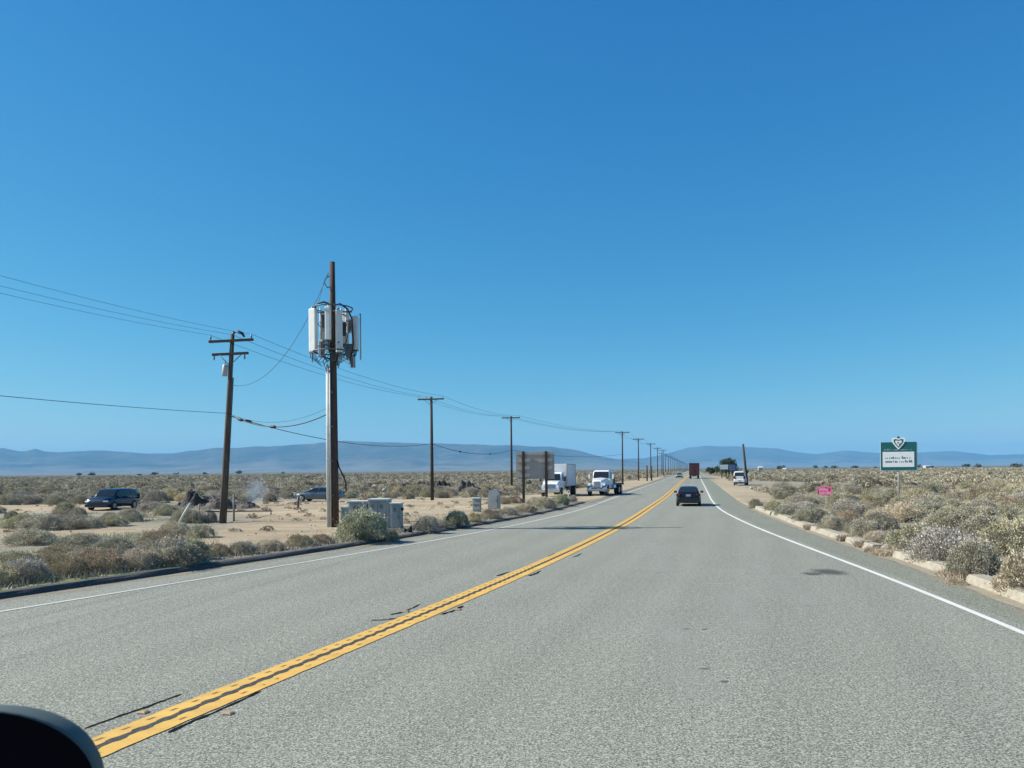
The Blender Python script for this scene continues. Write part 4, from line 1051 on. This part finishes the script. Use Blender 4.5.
# ------------------------------------------------------------------ vehicles (local +Y is forward)
def wheel(root, x, y, R, w, mat=rim, dual=False):
    s = 1 if x > 0 else -1
    t = MB().tube([(x - s * w, y, R), (x - s * w * .9, y, R), (x - s * .02, y, R), (x, y, R)], [R * .9, R, R, R * .9], 20)
    wo = t.obj('wheel', tyre, root)
    MB().tube([(x - s * .01, y, R), (x + s * .008, y, R)], [R * .62, R * .56], 16).obj('rim', mat, wo)
    MB().tube([(x + s * .005, y, R), (x + s * .02, y, R)], [R * .16, R * .14], 10).obj('hub', black_trim, wo)
    return wo
def car(name, label, cat, loc, rz, paint, st, group=None):
    r = empty(name, loc, rz, label, cat, group)
    secs = []
    for (y, zt_, hw, zb_) in st['low']:
        half = [(0, zb_), (hw * .88, zb_), (hw * .98, zb_ + .10), (hw, zb_ + (zt_ - zb_) * .55), (hw * .97, zb_ + (zt_ - zb_) * .82), (hw * .88, zt_ - .015), (hw * .6, zt_), (0, zt_ + .015)]
        pts = [(x, y, z) for x, z in half] + [(-x, y, z) for x, z in reversed(half[1:-1])]
        secs.append(pts)
    body = MB().loft(secs, True).obj('body', paint, r)
    gh = st['gh']; ys = [g[0] for g in gh]
    def gi(y): return [float(np.interp(y, ys, [g[k] for g in gh])) for k in (1, 2, 3)]
    zb_ = st['belt'] - .04; secs = []
    for (y, zt_, wb, wt) in gh:
        half = [(0, zb_), (wb, zb_), (lerp(wb, wt, .85), lerp(zb_, zt_, .88)), (wt * .93, zt_ - .01), (wt * .5, zt_ + .015), (0, zt_ + .02)]
        secs.append([(x, y, z) for x, z in half] + [(-x, y, z) for x, z in reversed(half[1:-1])])
    MB().loft(secs, True).obj('roof', paint, r)
    for y0, y1 in st['sidewin']:
        for s in (-1, 1):
            A, B = [], []
            for y in np.linspace(y0, y1, 7):
                zt_, wb, wt = gi(y); f0, f1 = .16, .84
                for L, f in ((A, f0), (B, f1)): L.append((s * (lerp(wb, wt, f * .97) + .012), y, lerp(zb_, zt_, f)))
            MB().strip(A, B).obj('side_window', glass, r)
    for nm, (ya, yb) in (('windscreen', st['front']), ('rear_window', st['rear'])):
        sg = 1 if nm == 'windscreen' else -1; A, B = [], []
        for t in (.06, .35, .65, .92):
            y = lerp(ya, yb, t); zt_, wb, wt = gi(y)
            for L, s in ((A, -1), (B, 1)): L.append((s * wt * .90, y + sg * .012, zt_ + .012))
        mid_ = [(0, (a[1]) + sg * .004, a[2] + .018) for a in A]
        MB().strip(A, mid_).strip(mid_, B).obj(nm, glass, r)
    hw = st['hw']; yf, yr = st['low'][-1][0], st['low'][0][0]
    for y in st['axles']:
        for s in (-1, 1):
            MB().tube([(s * (hw - .10), y, st['R']), (s * (hw + .004), y, st['R'])], [st['R'] * 1.18] * 2, 20).obj('wheel_well_shade', black_trim, r)  # black disc in place of the shaded hollow around the wheel
            wheel(r, s * (hw + .015), y, st['R'], .2)
    MB().box((0, yr + .02, .42), (hw * 1.86, .14, .26), bev=.05).obj('rear_bumper', st.get('bump', paint), r)
    MB().box((0, yf - .02, .40), (hw * 1.80, .14, .24), bev=.05).obj('front_bumper', st.get('bump', paint), r)
    MB().box((0, yf - .03, .60), (hw * 1.0, .1, .14), bev=.02).obj('grille', black_trim, r)
    MB().box((0, yr - .045, st['plate']), (.34, .03, .16), bev=.008).obj('licence_plate', plate_white, r)
    for s in (-1, 1):
        MB().box((s * hw * .76, yf - .12, st['hz']), (.36, .16, .14), rz=-s * .35, bev=.04).obj('headlight', lamp_clear, r)
        MB().box((s * hw * .82, yr + .06, st['tz']), (.30, .14, st.get('th', .16)), rz=s * .3, bev=.03).obj('tail_light', tail_red, r)
        mo = MB().box((s * (hw + .12), st['mir'], st['belt'] + .06), (.22, .10, .15), bev=.035).obj('wing_mirror', st.get('mirmat', paint), r)
        MB().box((s * (hw * .98 + .004), st['mir'] - .55, st['belt'] - .12), (.02, .14, .03)).obj('door_handle', black_trim, r)
    return r
SEDAN = dict(low=[(-2.32, .62, .68, .34), (-2.24, .97, .80, .24), (-1.5, 1.0, .87, .2), (-.3, .95, .89, .19), (.85, .93, .89, .19), (1.6, .84, .87, .2), (2.1, .72, .80, .22), (2.27, .55, .66, .3)],
    gh=[(-1.85, .97, .82, .78), (-1.02, 1.36, .82, .63), (-.35, 1.43, .83, .61), (.25, 1.40, .83, .62), (1.15, .92, .80, .78)], belt=.93, sidewin=[(-1.15, -.35), (-.27, .62)], front=(.25, 1.12), rear=(-1.02, -1.80),
    hw=.89, axles=(-1.38, 1.36), R=.32, plate=.80, hz=.66, tz=.84, mir=.62)
VANS = dict(low=[(-2.5, .7, .76, .34), (-2.44, 1.05, .90, .26), (-1.5, 1.08, .94, .22), (0, 1.05, .95, .22), (1.0, 1.10, .95, .22), (1.75, 1.08, .93, .22), (2.34, .98, .86, .24), (2.48, .6, .70, .3)],
    gh=[(-2.47, 1.1, .88, .84), (-2.34, 1.72, .90, .76), (-1.2, 1.80, .91, .76), (.2, 1.79, .91, .75), (.62, 1.73, .90, .75), (1.30, 1.10, .88, .84)], belt=1.04, sidewin=[(-2.05, -1.15), (-1.05, -.1), (0, .85)], front=(.62, 1.28), rear=(-2.34, -2.455),
    hw=.95, axles=(-1.52, 1.52), R=.35, plate=.95, hz=.76, tz=1.05, th=.4, mir=.95)
CARGO = dict(low=[(-2.7, .8, .84, .36), (-2.66, 1.15, .96, .3), (-1.5, 1.2, 1.0, .28), (0, 1.2, 1.0, .28), (1.2, 1.18, 1.0, .28), (1.9, 1.08, .96, .28), (2.45, .95, .88, .3), (2.65, .7, .74, .36)],
    gh=[(-2.67, 1.25, .96, .92), (-2.62, 2.25, .96, .84), (-1.2, 2.32, .97, .84), (.6, 2.3, .97, .83), (1.0, 2.15, .96, .82), (1.85, 1.12, .9, .86)], belt=1.15, sidewin=[(.35, 1.1)], front=(1.0, 1.82), rear=(-2.625, -2.66),
    hw=1.0, axles=(-1.75, 1.75), R=.37, plate=.8, hz=.88, tz=1.3, th=.45, mir=1.2, bump=black_trim, mirmat=black_trim)
S2 = dict(SEDAN); S2['mirmat'] = black_trim
S2 = dict(SEDAN); S2['mirmat'] = black_trim
p = W(688.4, 506, 54.6) + Vector((.2324, .9726, 0)) * 2.2; car('sedan_car', 'black sedan driving away in the right lane, nearest car on the road', 'car', (p.x, p.y, .01), ROADRZ, paint_black, S2).scale = (.95, .96, .96)
p = W(679.2, 477, 215); car('sedan_car', 'pale car far ahead in the left lane beside the dark red truck', 'car', (p.x, 215, .01), ROADRZ + math.pi, paint_grey, dict(SEDAN, bump=black_trim))  # black bumpers stand in for shade on the car's lower front
# heading: forward (-.6,-.8)
d = 55.5; c = W(113, 500, d); mv = car('minivan', 'dark blue minivan parked on the dirt track at far left', 'car', (c.x, d, gz(c.x, d) + .02), 3.08, paint_navy, VANS); mv.scale = (.92, .84, .81)
d = 70; c = W(319, 500, d); sv2 = car('sedan_car', 'silver-blue sedan parked behind the antenna pole', 'car', (c.x, d, gz(c.x, d) + .02), math.radians(80), paint_silver, SEDAN); sv2.scale = (.95, .95, .90)
d = 119; c = W(742.5, 480, d); car('cargo_van', 'white cargo van parked on the right dirt shoulder by leaning pole', 'van', (c.x, d + 1, .02), ROADRZ - .13, paint_dull, CARGO).scale = (.88, .95, .93)

# box truck, facing the viewer
d = 79; c = W(556, 497, d)
r = empty('box_truck', (c.x, d, .0), math.pi + ROADRZ - .02, 'white box truck parked behind the brown-backed sign', 'truck')
MB().box((0, -2.5, 2.12), (2.35, 5.2, 2.3), bev=.04).obj('cargo_box', trailer_white, r)
m = MB()
for s in (-1, 1):
    for z in (1.0, 3.24): m.box((s * 1.182, -2.5, z), (.03, 5.1, .08))
    for y in (.04, -5.06): m.box((s * 1.182, y, 2.12), (.03, .08, 2.25))
m.obj('box_trim', galv, r)
MB().box((0, -2.4, .78), (.85, 7.6, .22)).obj('chassis', black_trim, r)
cab = MB().loft([[(x, y, z) for x, z in ((-.98 * k, .62), (.98 * k, .62), (1.0 * k, 1.5), (.86 * k, zt_), (-.86 * k, zt_), (-1.0 * k, 1.5))] for y, zt_, k in ((.2, 2.42, 1), (1.2, 2.44, 1), (1.45, 2.3, .99), (1.85, 1.62, .97))]).obj('cab', paint_white, r)
MB().loft([[(x, y, z) for x, z in ((-.92 * k, .55), (.92 * k, .55), (.95 * k, 1.1), (.75 * k, zt_), (0, zt_ + .05), (-.75 * k, zt_), (-.95 * k, 1.1))] for y, zt_, k in ((1.7, 1.58, 1), (2.5, 1.45, .97), (2.9, 1.25, .9))]).obj('hood', paint_white, r)
MB().strip([(-.82, 1.89, 1.63), (.82, 1.89, 1.63)], [(-.76, 1.48, 2.27), (.76, 1.48, 2.27)]).obj('windscreen', glass, r)
for s in (-1, 1):
    MB().strip([(s * 1.0, .45, 1.56), (s * 1.0, 1.55, 1.56)], [(s * .895, .45, 2.25), (s * .895, 1.35, 2.2)]).obj('side_window', glass, r)
    MB().box((s * 1.25, 1.6, 1.75), (.22, .1, .45), bev=.03).obj('mirror', black_trim, r)
    MB().box((s * .72, 2.86, .98), (.3, .12, .22), bev=.03).obj('headlight', lamp_clear, r)
    wheel(r, s * 1.05, 1.9, .46, .28); wheel(r, s * 1.18, -4.9, .48, .55)
    MB().box((s * 1.1, 0.3 - 1.4, .75), (.3, 1.0, .5), bev=.04).obj('fuel_tank', galv_dark, r)
MB().box((0, 2.92, 1.02), (1.0, .06, .42), bev=.02).obj('grille', bluegrey, r); MB().box((0, 2.98, .58), (1.95, .2, .26), bev=.05).obj('front_bumper', chrome, r)

# bobtail truck with a long hood and dark flatbed
d = 80; c = W(601.5, 496, d)
r = empty('flatbed_truck', (c.x, d, 0.), math.pi + ROADRZ - .12, 'white bobtail truck with open front fenders and dark empty bed', 'truck')
MB().box((0, -3.4, .85), (.9, 6.6, .28)).obj('chassis', black_trim, r)
MB().box((0, -4.1, 1.12), (2.25, 4.6, .22), bev=.03).obj('bed', truck_dark, r); MB().box((0, -1.7, 1.5), (2.2, .12, .8), bev=.02).obj('bulkhead', truck_dark, r)
MB().loft([[(x, y, z) for x, z in ((-.98 * k, .75), (.98 * k, .75), (1.0 * k, 1.72), (.9 * k, zt_ - .12), (.8 * k, zt_), (-.8 * k, zt_), (-.9 * k, zt_ - .12), (-1.0 * k, 1.72))] for y, zt_, k in ((-1.5, 2.66, 1), (-.35, 2.70, 1), (-.05, 2.62, .99), (.25, 1.85, .98))]).obj('cab', paint_white, r)
MB().strip([(-.86, .268, 1.86), (.86, .268, 1.86)], [(-.80, -.01, 2.54), (.80, -.01, 2.54)]).obj('windscreen', glass, r)
MB().loft([[(x, y, z) for x, z in ((-.62 * k, .85), (.62 * k, .85), (.70 * k, 1.3), (.5 * k, zt_), (0, zt_ + .06), (-.5 * k, zt_), (-.70 * k, 1.3))] for y, zt_, k in ((.15, 1.86, 1.35), (1.0, 1.74, 1.1), (1.9, 1.62, .9), (2.05, 1.5, .82))]).obj('hood', paint_white, r)
MB().box((0, 2.07, 1.18), (.62, .06, .66), bev=.02).obj('grille', bluegrey, r); MB().box((0, 2.35, .62), (2.1, .18, .26), bev=.05).obj('front_bumper', bluegrey, r)
for s in (-1, 1):
    fd = [( .9 + .62 * math.cos(q), .52 + .68 * math.sin(q)) for q in np.linspace(-.1, math.pi + .1, 12)]
    m = MB().strip([(s * .6, 0.55 + y, z) for y, z in fd], [(s * 1.08, .55 + y, z) for y, z in fd]); fo = m.obj('fender', bluegrey, r)
    MB().tube([(s * .8, 2.08, 1.22), (s * .8, 2.2, 1.22)], [.15, .17], 12).obj('headlight', lamp_clear, r)
    MB().strip([(s * 1.006, -1.2, 1.78), (s * 1.006, -.05, 1.78)], [(s * .91, -1.2, 2.5), (s * .91, -.2, 2.48)]).obj('side_window', glass, r)
    mr = MB().box((s * 1.32, .1, 2.0), (.2, .1, .5), bev=.03).obj('mirror', paint_white, r); MB().tube([(s * .98, .05, 2.15), (s * 1.3, .1, 2.15)], .02, 6).obj('mirror_arm', black_trim, mr)
    wheel(r, s * 1.06, 1.45, .50, .28); wheel(r, s * 1.14, -3.9, .50, .55); wheel(r, s * 1.14, -5.1, .50, .55)
    MB().tube([(s * 1.0, -1.55, .9), (s * 1.0, -.35, .9)], .3, 14).obj('fuel_tank', chrome, r)
MB().box((0, .9, 1.0), (1.5, 1.3, .5), bev=.05).obj('engine', bluegrey, r); r.scale = (.95, .95, .96)

# dark red truck on the road
d = 200; c = W(694.3, 478, d)
r = empty('freight_truck', (c.x, d, .01), ROADRZ, 'dark red freight truck driving away far ahead in the right lane', 'truck'); r.scale = (1.06, 1.06, 1.14)
MB().box((0, 3.2, 2.0), (2.5, 6.4, 2.2), bev=.05).obj('body', paint_oxblood, r); MB().box((0, 3.2, 3.32), (2.5, 6.3, .5), bev=.12).obj('tarp', truck_dark, r)
MB().box((0, -.03, 2.2), (.08, .06, 1.6)).obj('door_bar', black_trim, r); MB().box((0, 3.0, .72), (1.0, 8.6, .3)).obj('chassis', black_trim, r)
MB().box((0, -.1, .62), (2.3, .12, .16), bev=.02).obj('rear_bumper', galv_dark, r)
MB().box((0, 7.6, 1.9), (2.3, 1.9, 2.3), bev=.15).obj('cab', paint_oxblood, r)
for s in (-1, 1):
    MB().box((s * .95, -.06, .9), (.3, .06, .16)).obj('tail_light', tail_red, r)
    for y in (.9, 2.1, 7.4): wheel(r, s * 1.2, y, .5, .5)

# ------------------------------------------------------------------ the tree by the billboards
def tree(name, loc, w, h, cx, label, seed, cat='tree', n=2600, leaf=.3, col=(.055, .075, .032), group=None, trunk=True):
    q = np.random.default_rng(seed); r = empty(name, loc, 0, label, cat, group)
    nc = 26; ph = q.uniform(0, 6.28, nc); zz = q.uniform(.12, 1, nc); rad = np.sqrt(np.clip(1 - (zz - .25) ** 2 * 1.6, .05, 1)) * q.uniform(.4, 1, nc)
    cc = np.stack([np.cos(ph) * rad * w / 2 * .8, np.sin(ph) * rad * w / 2 * .8, h * (.2 + .7 * zz)], 1)
    ci = q.integers(0, nc, n); p = cc[ci] + q.normal(0, w * .075, (n, 3)); d = q.normal(0, 1, (n, 3)); d /= np.linalg.norm(d, axis=1, keepdims=True)
    s = np.cross(d, q.normal(0, 1, (n, 3))); s /= np.linalg.norm(s, axis=1, keepdims=True); L = leaf * q.uniform(.6, 1.4, (n, 1))
    qq = np.stack([p - s * L * .4, p + s * L * .4, p + d * L + s * L * .3, p + d * L - s * L * .3], 1).astype(np.float32)
    c = np.array(col) * (.7 + .6 * q.random(nc))[ci][:, None] * q.uniform(.7, 1.3, (n, 1))
    o = bpy.data.objects.new('crown', quads_mesh('crown', qq, c.astype(np.float32), leafmat)); COL.objects.link(o); o.parent = r
    if trunk:
        m = MB().tube([(0, 0, -.1), (.05, 0, h * .25), (0, 0, h * .5)], [w * .04, w * .03, w * .015], 8)
        for k in range(0, nc, 4): m.tube([(0, 0, h * .2), Vector(cc[k]) * .6 + Vector((0, 0, h * .08)), cc[k]], [w * .02, w * .012, w * .005], 5)
        m.obj('trunk', bark, r)
    return r
d = 240; c = W(729, 470, d); tree('roadside_tree', (c.x, d, 0), 7.0, 5.6, 0, 'round dark green tree standing behind the two small billboards', 3)
for px, d, w, h, lab in ((712.5, 300, 2.6, 2.6, 'small dark green bush tree left of the far billboards'), (717, 330, 2.8, 3.4, 'dark bush tree between the round tree and the road'), (709, 420, 3.5, 3.0, 'smallest far bush tree at the road edge near the vanishing point')):
    c = W(px, 470, d); tree('roadside_tree', (c.x, d, 0), w, h, 0, lab, int(px), n=500, leaf=.4)

# far houses, mast, and trees along the skyline
def house(px, d, w, h, label, hw=.4):
    c = W(px, 470, d); r = empty('far_house', (c.x, d, 0), random.uniform(-.5, .5), label, 'house')
    MB().box((0, 0, h * .35), (w, w * .6, h * .7)).obj('wall', house_white, r)
    MB().prism([(-w * .33, h * .7), (w * .33, h * .7), (0, h)], 'X', -w * .54, w * .54).obj('roof', house_roof if px < 700 else house_white, r)
    for k in (-.25, .25): MB().box((k * w, -w * .301, h * .38), (w * .14, .02 * w, h * .25)).obj('window', glass, r)
    return r
house(760.3, 560, 3.0, 3.8, 'tiny white building with pointed roof right of the bare leaning pole')
house(784.5, 470, 1.9, 2.4, 'tiny white shed below the thin mast on the right plain')
house(927, 1300, 11, 4, 'tiny pale building on the skyline right of the green sign')
house(176, 1500, 9, 5, 'tiny pale building on the left skyline beneath the mountains')
c = W(782, 460, 620); r = empty('mast', (c.x, 620, 0), 0, 'thin distant mast above the tiny white shed', 'mast')
MB().tube([(0, 0, 0), (0, 0, 9.5)], .12, 6).obj('shaft', galv, r); MB().box((0, 0, 8.6), (1.2, .3, .6)).obj('head', galv, r)
for i in range(26):
    left = i % 4 == 0
    px = random.uniform(0, 330) if left else random.uniform(755, 1024); d = random.uniform(900, 2200); w = random.uniform(7, 17) * d / 1500
    c = W(px, 470, d)
    tree('skyline_tree', (c.x, d, 0), w, w * random.uniform(.2, .34), 0, f"tiny dark skyline tree clump on the {'left' if left else 'right'} horizon", 50 + i, n=150, leaf=w * .13, col=(.085, .09, .06), group=f"tiny trees on the {'left' if left else 'right'} skyline", trunk=False)

# thin blue volume puff beside the near rubble
sm = bpy.data.materials.new('thin smoke'); sm.use_nodes = True; nt = sm.node_tree; nt.nodes.remove(nt.nodes['Principled BSDF'])
pv = N(nt, 'ShaderNodeVolumePrincipled'); pv.inputs['Color'].default_value = (.62, .74, .88, 1)
tcn = N(nt, 'ShaderNodeTexCoord'); gd = N(nt, 'ShaderNodeTexGradient', gradient_type='SPHERICAL'); mpn = N(nt, 'ShaderNodeMapping')
mpn.inputs['Scale'].default_value = (.95, .95, .72); nt.links.new(tcn.outputs['Object'], mpn.inputs[0]); nt.links.new(mpn.outputs[0], gd.inputs[0])
nz = ramp(nt, noise_(nt, tcn.outputs['Object'], 1.6, 3), .35, .7)
nt.links.new(math_(nt, 'MULTIPLY', math_(nt, 'MULTIPLY', gd.outputs['Fac'], nz), 1.5), pv.inputs['Density'])
nt.links.new(pv.outputs[0], nt.nodes['Material Output'].inputs['Volume'])
c = W(256, 497, 60); smo = MB().blob((0, 0, 0), (1.05, 1.0, 1.35), 2, .2, 20, 12).obj('bluish_puff', sm); smo.location = (c.x, 60, 1.3); tag(smo, kind='stuff')
# ------------------------------------------------------------------ rubble mounds, rocks
def mound(px, py, wpx, hpx, mat, label, seed):
    p = G(px, py); w, h = wpx * p.y / F, hpx * p.y / F; vs, fs = [], []; n, rr = 44, 16
    for i in range(rr + 1):
        t = i / rr
        for k in range(n):
            q = 2 * math.pi * k / n; R = t * (1 + .25 * noise.noise(Vector((math.cos(q), math.sin(q), seed))))
            x, y = math.cos(q) * R * w / 2, math.sin(q) * R * w * .32
            z = h * (1 - t ** 2.6) * (.78 + .42 * noise.noise(Vector((x * 1.1 + seed, y * 1.1, 0))) + .22 * noise.noise(Vector((x * 3 + seed, y * 3, 4)))) + .22 * h * noise.noise(Vector((x * 6, y * 6, seed))) * (1 - t * t)
            vs.append((p.x + x, p.y + y + w * .2, max(-.1, z) if t < 1 else -.12))
    for i in range(rr):
        for k in range(n): fs.append((i * n + k, i * n + (k + 1) % n, (i + 1) * n + (k + 1) % n, (i + 1) * n + k))
    o = MB().add(vs, fs, False).obj('rubble_mound', mat); return tag(o, label, 'mound', 'dark rubble mounds behind the dirt lot')
mound(206, 508, 84, 12, soil_mid, 'broad grey-brown rubble spread behind the leaning double-arm pole', 17)
mound(193, 509, 34, 19, soil_dark, 'peaked dark rubble mound just left of the leaning double-arm pole', 1)
mound(214, 511, 46, 13, soil_mid, 'low grey rubble mound behind the foot of the leaning double-arm pole', 2.4)
mound(240, 510.5, 42, 9, soil_mid, 'long low rubble ridge right of the leaning double-arm pole', 5)
mound(182, 510, 26, 9, soil_mid, 'small rubble heap at the left end of the near mounds', 6.2)
mound(408, 492, 30, 9, soil_dark, 'dark rubble heap behind the straw-coloured round bush', 7)
mound(437, 494, 40, 13, soil_dark, 'high dark rubble mound behind the single-arm pole by the lot', 8.3)
mound(464, 494.5, 42, 13, soil_mid, 'grey rubble mound right of the single-arm pole by the lot', 9.1)
mound(483, 495, 30, 8, soil_dark, 'small dark rubble heap behind the square grey pedestal', 10.6)
for i, (px, py, w, lab) in enumerate(((366, 491.5, 7, 'pale boulder in the scrub above the cabinets, leftmost of the trio'), (375, 490, 9, 'largest pale boulder in the scrub above the cabinets'), (384, 491.5, 6, 'pale boulder in the scrub above the cabinets, rightmost of the trio'),
        (751, 489, 3.6, 'white painted rock beside the foot of the bare leaning pole'), (207, 488.5, 7, 'pale boulder above the near rubble mounds'), (214, 490, 5, 'small pale stone above the near rubble mounds'), (862, 548, 9, 'broken lump of concrete beside the third kerb length'), (347, 505, 4, 'pale stone left of the grey cabinets'))):
    p = G(px, py); s = w * p.y / F / 2
    if px == 862: p = Vector((KERB(24.2) + .25, 24.2, 0))
    o = MB().blob((0, 0, 0), (s, s * .8, s * .75), i * 3.3 + 1, .45, 12, 8).obj('boulder', rock_pale); o.location = (p.x, p.y, gz(p.x, p.y) + s * .35); tag(o, lab, 'rock')
def gravel():
    P, S = [], []
    while len(P) < 5200:
        m = random.random()
        if m < .45: y = random.uniform(26, 74); x = BERM(y) - .6 - random.uniform(0, 1) ** 1.4 * 40
        elif m < .75: y = random.uniform(13, 60); x = KERB(y) + .45 + random.uniform(0, 1) ** 2 * 8
        else: y = random.uniform(12, 60); x = BERM(y) - .5 - random.uniform(0, 1) ** 2 * 3
        if m < .45 and (bare(x, y) < .5 or noise.noise(Vector((x * .2, y * .2, 31))) < .12): continue
        P.append((x, y, gz(x, y))); S.append((1. if m < .75 else .5) * .010 + .05 * random.random() ** 5 + .00022 * y)
    P, S = np.array(P), np.array(S)[:, None]; n = len(P); Q = []
    j = lambda: rng.uniform(.6, 1.3, (n, 3))
    X, Y, Z = np.eye(3)
    top = P + Z * S * 1.1; a, b_, c_, d_ = P - (X + Y * .3) * S * j(), P + (X * .3 - Y) * S * j(), P + (X + Y * .2) * S * j(), P + (Y - X * .2) * S * j()
    for u, v in ((a, b_), (b_, c_), (c_, d_), (d_, a)): Q.append(np.stack([u, v, top + (v - P) * .35, top + (u - P) * .35], 1))
    Q.append(np.stack([top + (q - P) * .35 for q in (a, b_, c_, d_)], 1))
    q = np.concatenate(Q).astype(np.float32); col = np.tile(np.array([.40, .34, .26]) * rng.uniform(.5, 1.4, (n, 1)), (5, 1)).astype(np.float32)
    return q, col
gq, gc = gravel(); go = bpy.data.objects.new('gravel', quads_mesh('gravel', gq, gc, leafmat)); COL.objects.link(go); tag(go, kind='stuff')
for a in ((268, 494, 40, 6, soil_mid, 'flat grey rubble strip between the leaning pole and the silver sedan', 12), (140, 506, 44, 5, soil_mid, 'low rubble spread just right of the dark blue minivan', 13), (425, 489, 50, 7, soil_dark, 'long dark rubble ridge furthest behind the dirt lot', 14), (505, 494, 26, 6, soil_mid, 'small grey rubble heap left of the brown-backed sign post', 15)): mound(*a)
# raised pavement markers (worn, no lens left) beside the yellow lines
marker_mat = M('worn pavement marker', (.42, .26, .13), .6, var=.3, scale=20)
mk = [(143, 713, 'nearest to the mirror on the left side'), (228, 714, 'nearest to the mirror on the right side'), (406, 612, 'second along on the left side'), (458, 610, 'second along on the right side')]
for px, py, lab in mk:
    p = G(px, py); r = empty('pavement_marker', (p.x, p.y, .004), ROADRZ, f'worn orange-brown road marker by the yellow lines, {lab}', 'road marker')
    MB().loft([[(x * .06 * k, y * .05 * k, z) for x, y in ((-1, -1), (1, -1), (1, 1), (-1, 1))] for k, z in ((1, 0), (.95, .008), (.6, .02))]).obj('housing', marker_mat, r)
    MB().box((0, -.043, .010), (.07, .012, .010), rx=-.6).obj('reflector', tail_red if False else insul, r)

# ------------------------------------------------------------------ the viewer's own side mirror
D = 1.0; c = W(-22, 787, D)
r = empty('side_mirror', c, .15, 'dark rounded wing mirror of the viewing vehicle at bottom left corner', 'mirror')
R = (116 / F * D, .06, 80 / F * D)
def sup(n, a, y, k=2.0):
    return [(math.copysign(abs(math.cos(q)) ** (2 / k), math.cos(q)) * R[0] * a, y, math.copysign(abs(math.sin(q)) ** (2 / k), math.sin(q)) * R[2] * a) for q in np.linspace(0, 2 * math.pi, n, endpoint=False)]
MB().loft([sup(48, .972, -.012), sup(48, .988, -.018), sup(48, 1.0, -.008), sup(48, .975, .02), sup(48, .86, .055), sup(48, .7, .085), sup(48, .3, .10)], True, caps=False).add(sup(48, .3, .10), [tuple(range(48))]).obj('housing', mirror_shell, r)
MB().loft([sup(48, .972, -.0115), sup(48, .968, -.006), sup(48, .96, -.004)], True).obj('mirror_glass', mirror_dark, r)
MB().tube([(-.06, .02, -.10), (-.12, 0, -.16), (-.26, -.05, -.21), (-.42, -.12, -.23)], [.03, .028, .028, .035], 10).obj('arm', mirror_shell, r)

# ------------------------------------------------------------------ light, sky, camera
EL, AZ = math.radians(38), Vector((-1, .05, 0)).normalized()
sdir = Vector((AZ.x * math.cos(EL), AZ.y * math.cos(EL), math.sin(EL)))
sun = bpy.data.lights.new('sun', 'SUN'); sun.energy = 4.6; sun.angle = math.radians(.53); sun.color = (1, .955, .85)
so = bpy.data.objects.new('sun', sun); COL.objects.link(so); so.rotation_euler = sdir.to_track_quat('Z', 'Y').to_euler(); so.location = (-40, -10, 60)
w = bpy.data.worlds.new('World'); SC.world = w; w.use_nodes = True; nt = w.node_tree
sky = N(nt, 'ShaderNodeTexSky', sky_type='NISHITA'); sky.sun_disc = False; sky.sun_elevation = EL; sky.sun_rotation = math.atan2(AZ.x, AZ.y)
sky.altitude = 800; sky.air_density = 1.1; sky.dust_density = .05; sky.ozone_density = 1.0
bg = nt.nodes['Background']; bg.inputs[1].default_value = .10; SKR, SKG, SKB = .335, .555, .73
# camera-like grade of the sky's colour response, one power curve per channel
sp = N(nt, 'ShaderNodeSeparateColor'); cb = N(nt, 'ShaderNodeCombineColor'); nt.links.new(sky.outputs[0], sp.inputs[0])
for i, (k, g) in enumerate(((SKR, 1.55), (SKG, .86), (SKB, .53))):
    nt.links.new(math_(nt, 'MULTIPLY', math_(nt, 'POWER', math_(nt, 'MULTIPLY', sp.outputs[i], .153), g), k / .18), cb.inputs[i])
nt.links.new(cb.outputs[0], bg.inputs[0])
cam = bpy.data.cameras.new('camera'); co = bpy.data.objects.new('camera', cam); COL.objects.link(co)
co.matrix_world = Matrix.Translation((0, 0, CH)) @ Matrix.Rotation(math.pi / 2, 4, 'X') @ Matrix.Rotation(-ROLL, 4, 'Z')
cam.sensor_width = 36; cam.lens = F / 1024 * 36; cam.shift_y = (HY - 384) / 1024; cam.clip_start = .05; cam.clip_end = 60000
cam.dof.use_dof = True; cam.dof.focus_distance = 40; cam.dof.aperture_fstop = 11
SC.camera = co
SC.view_settings.view_transform = 'Standard'; SC.view_settings.look = 'None'; SC.view_settings.exposure = .85; SC.view_settings.gamma = 1
SC.render.resolution_x, SC.render.resolution_y = 1024, 768
cy = SC.cycles; cy.use_denoising = True; cy.max_bounces = 5; cy.diffuse_bounces = 3; cy.glossy_bounces = 3; cy.transmission_bounces = 3; cy.volume_bounces = 0
cy.use_adaptive_sampling = True; cy.adaptive_threshold = .01
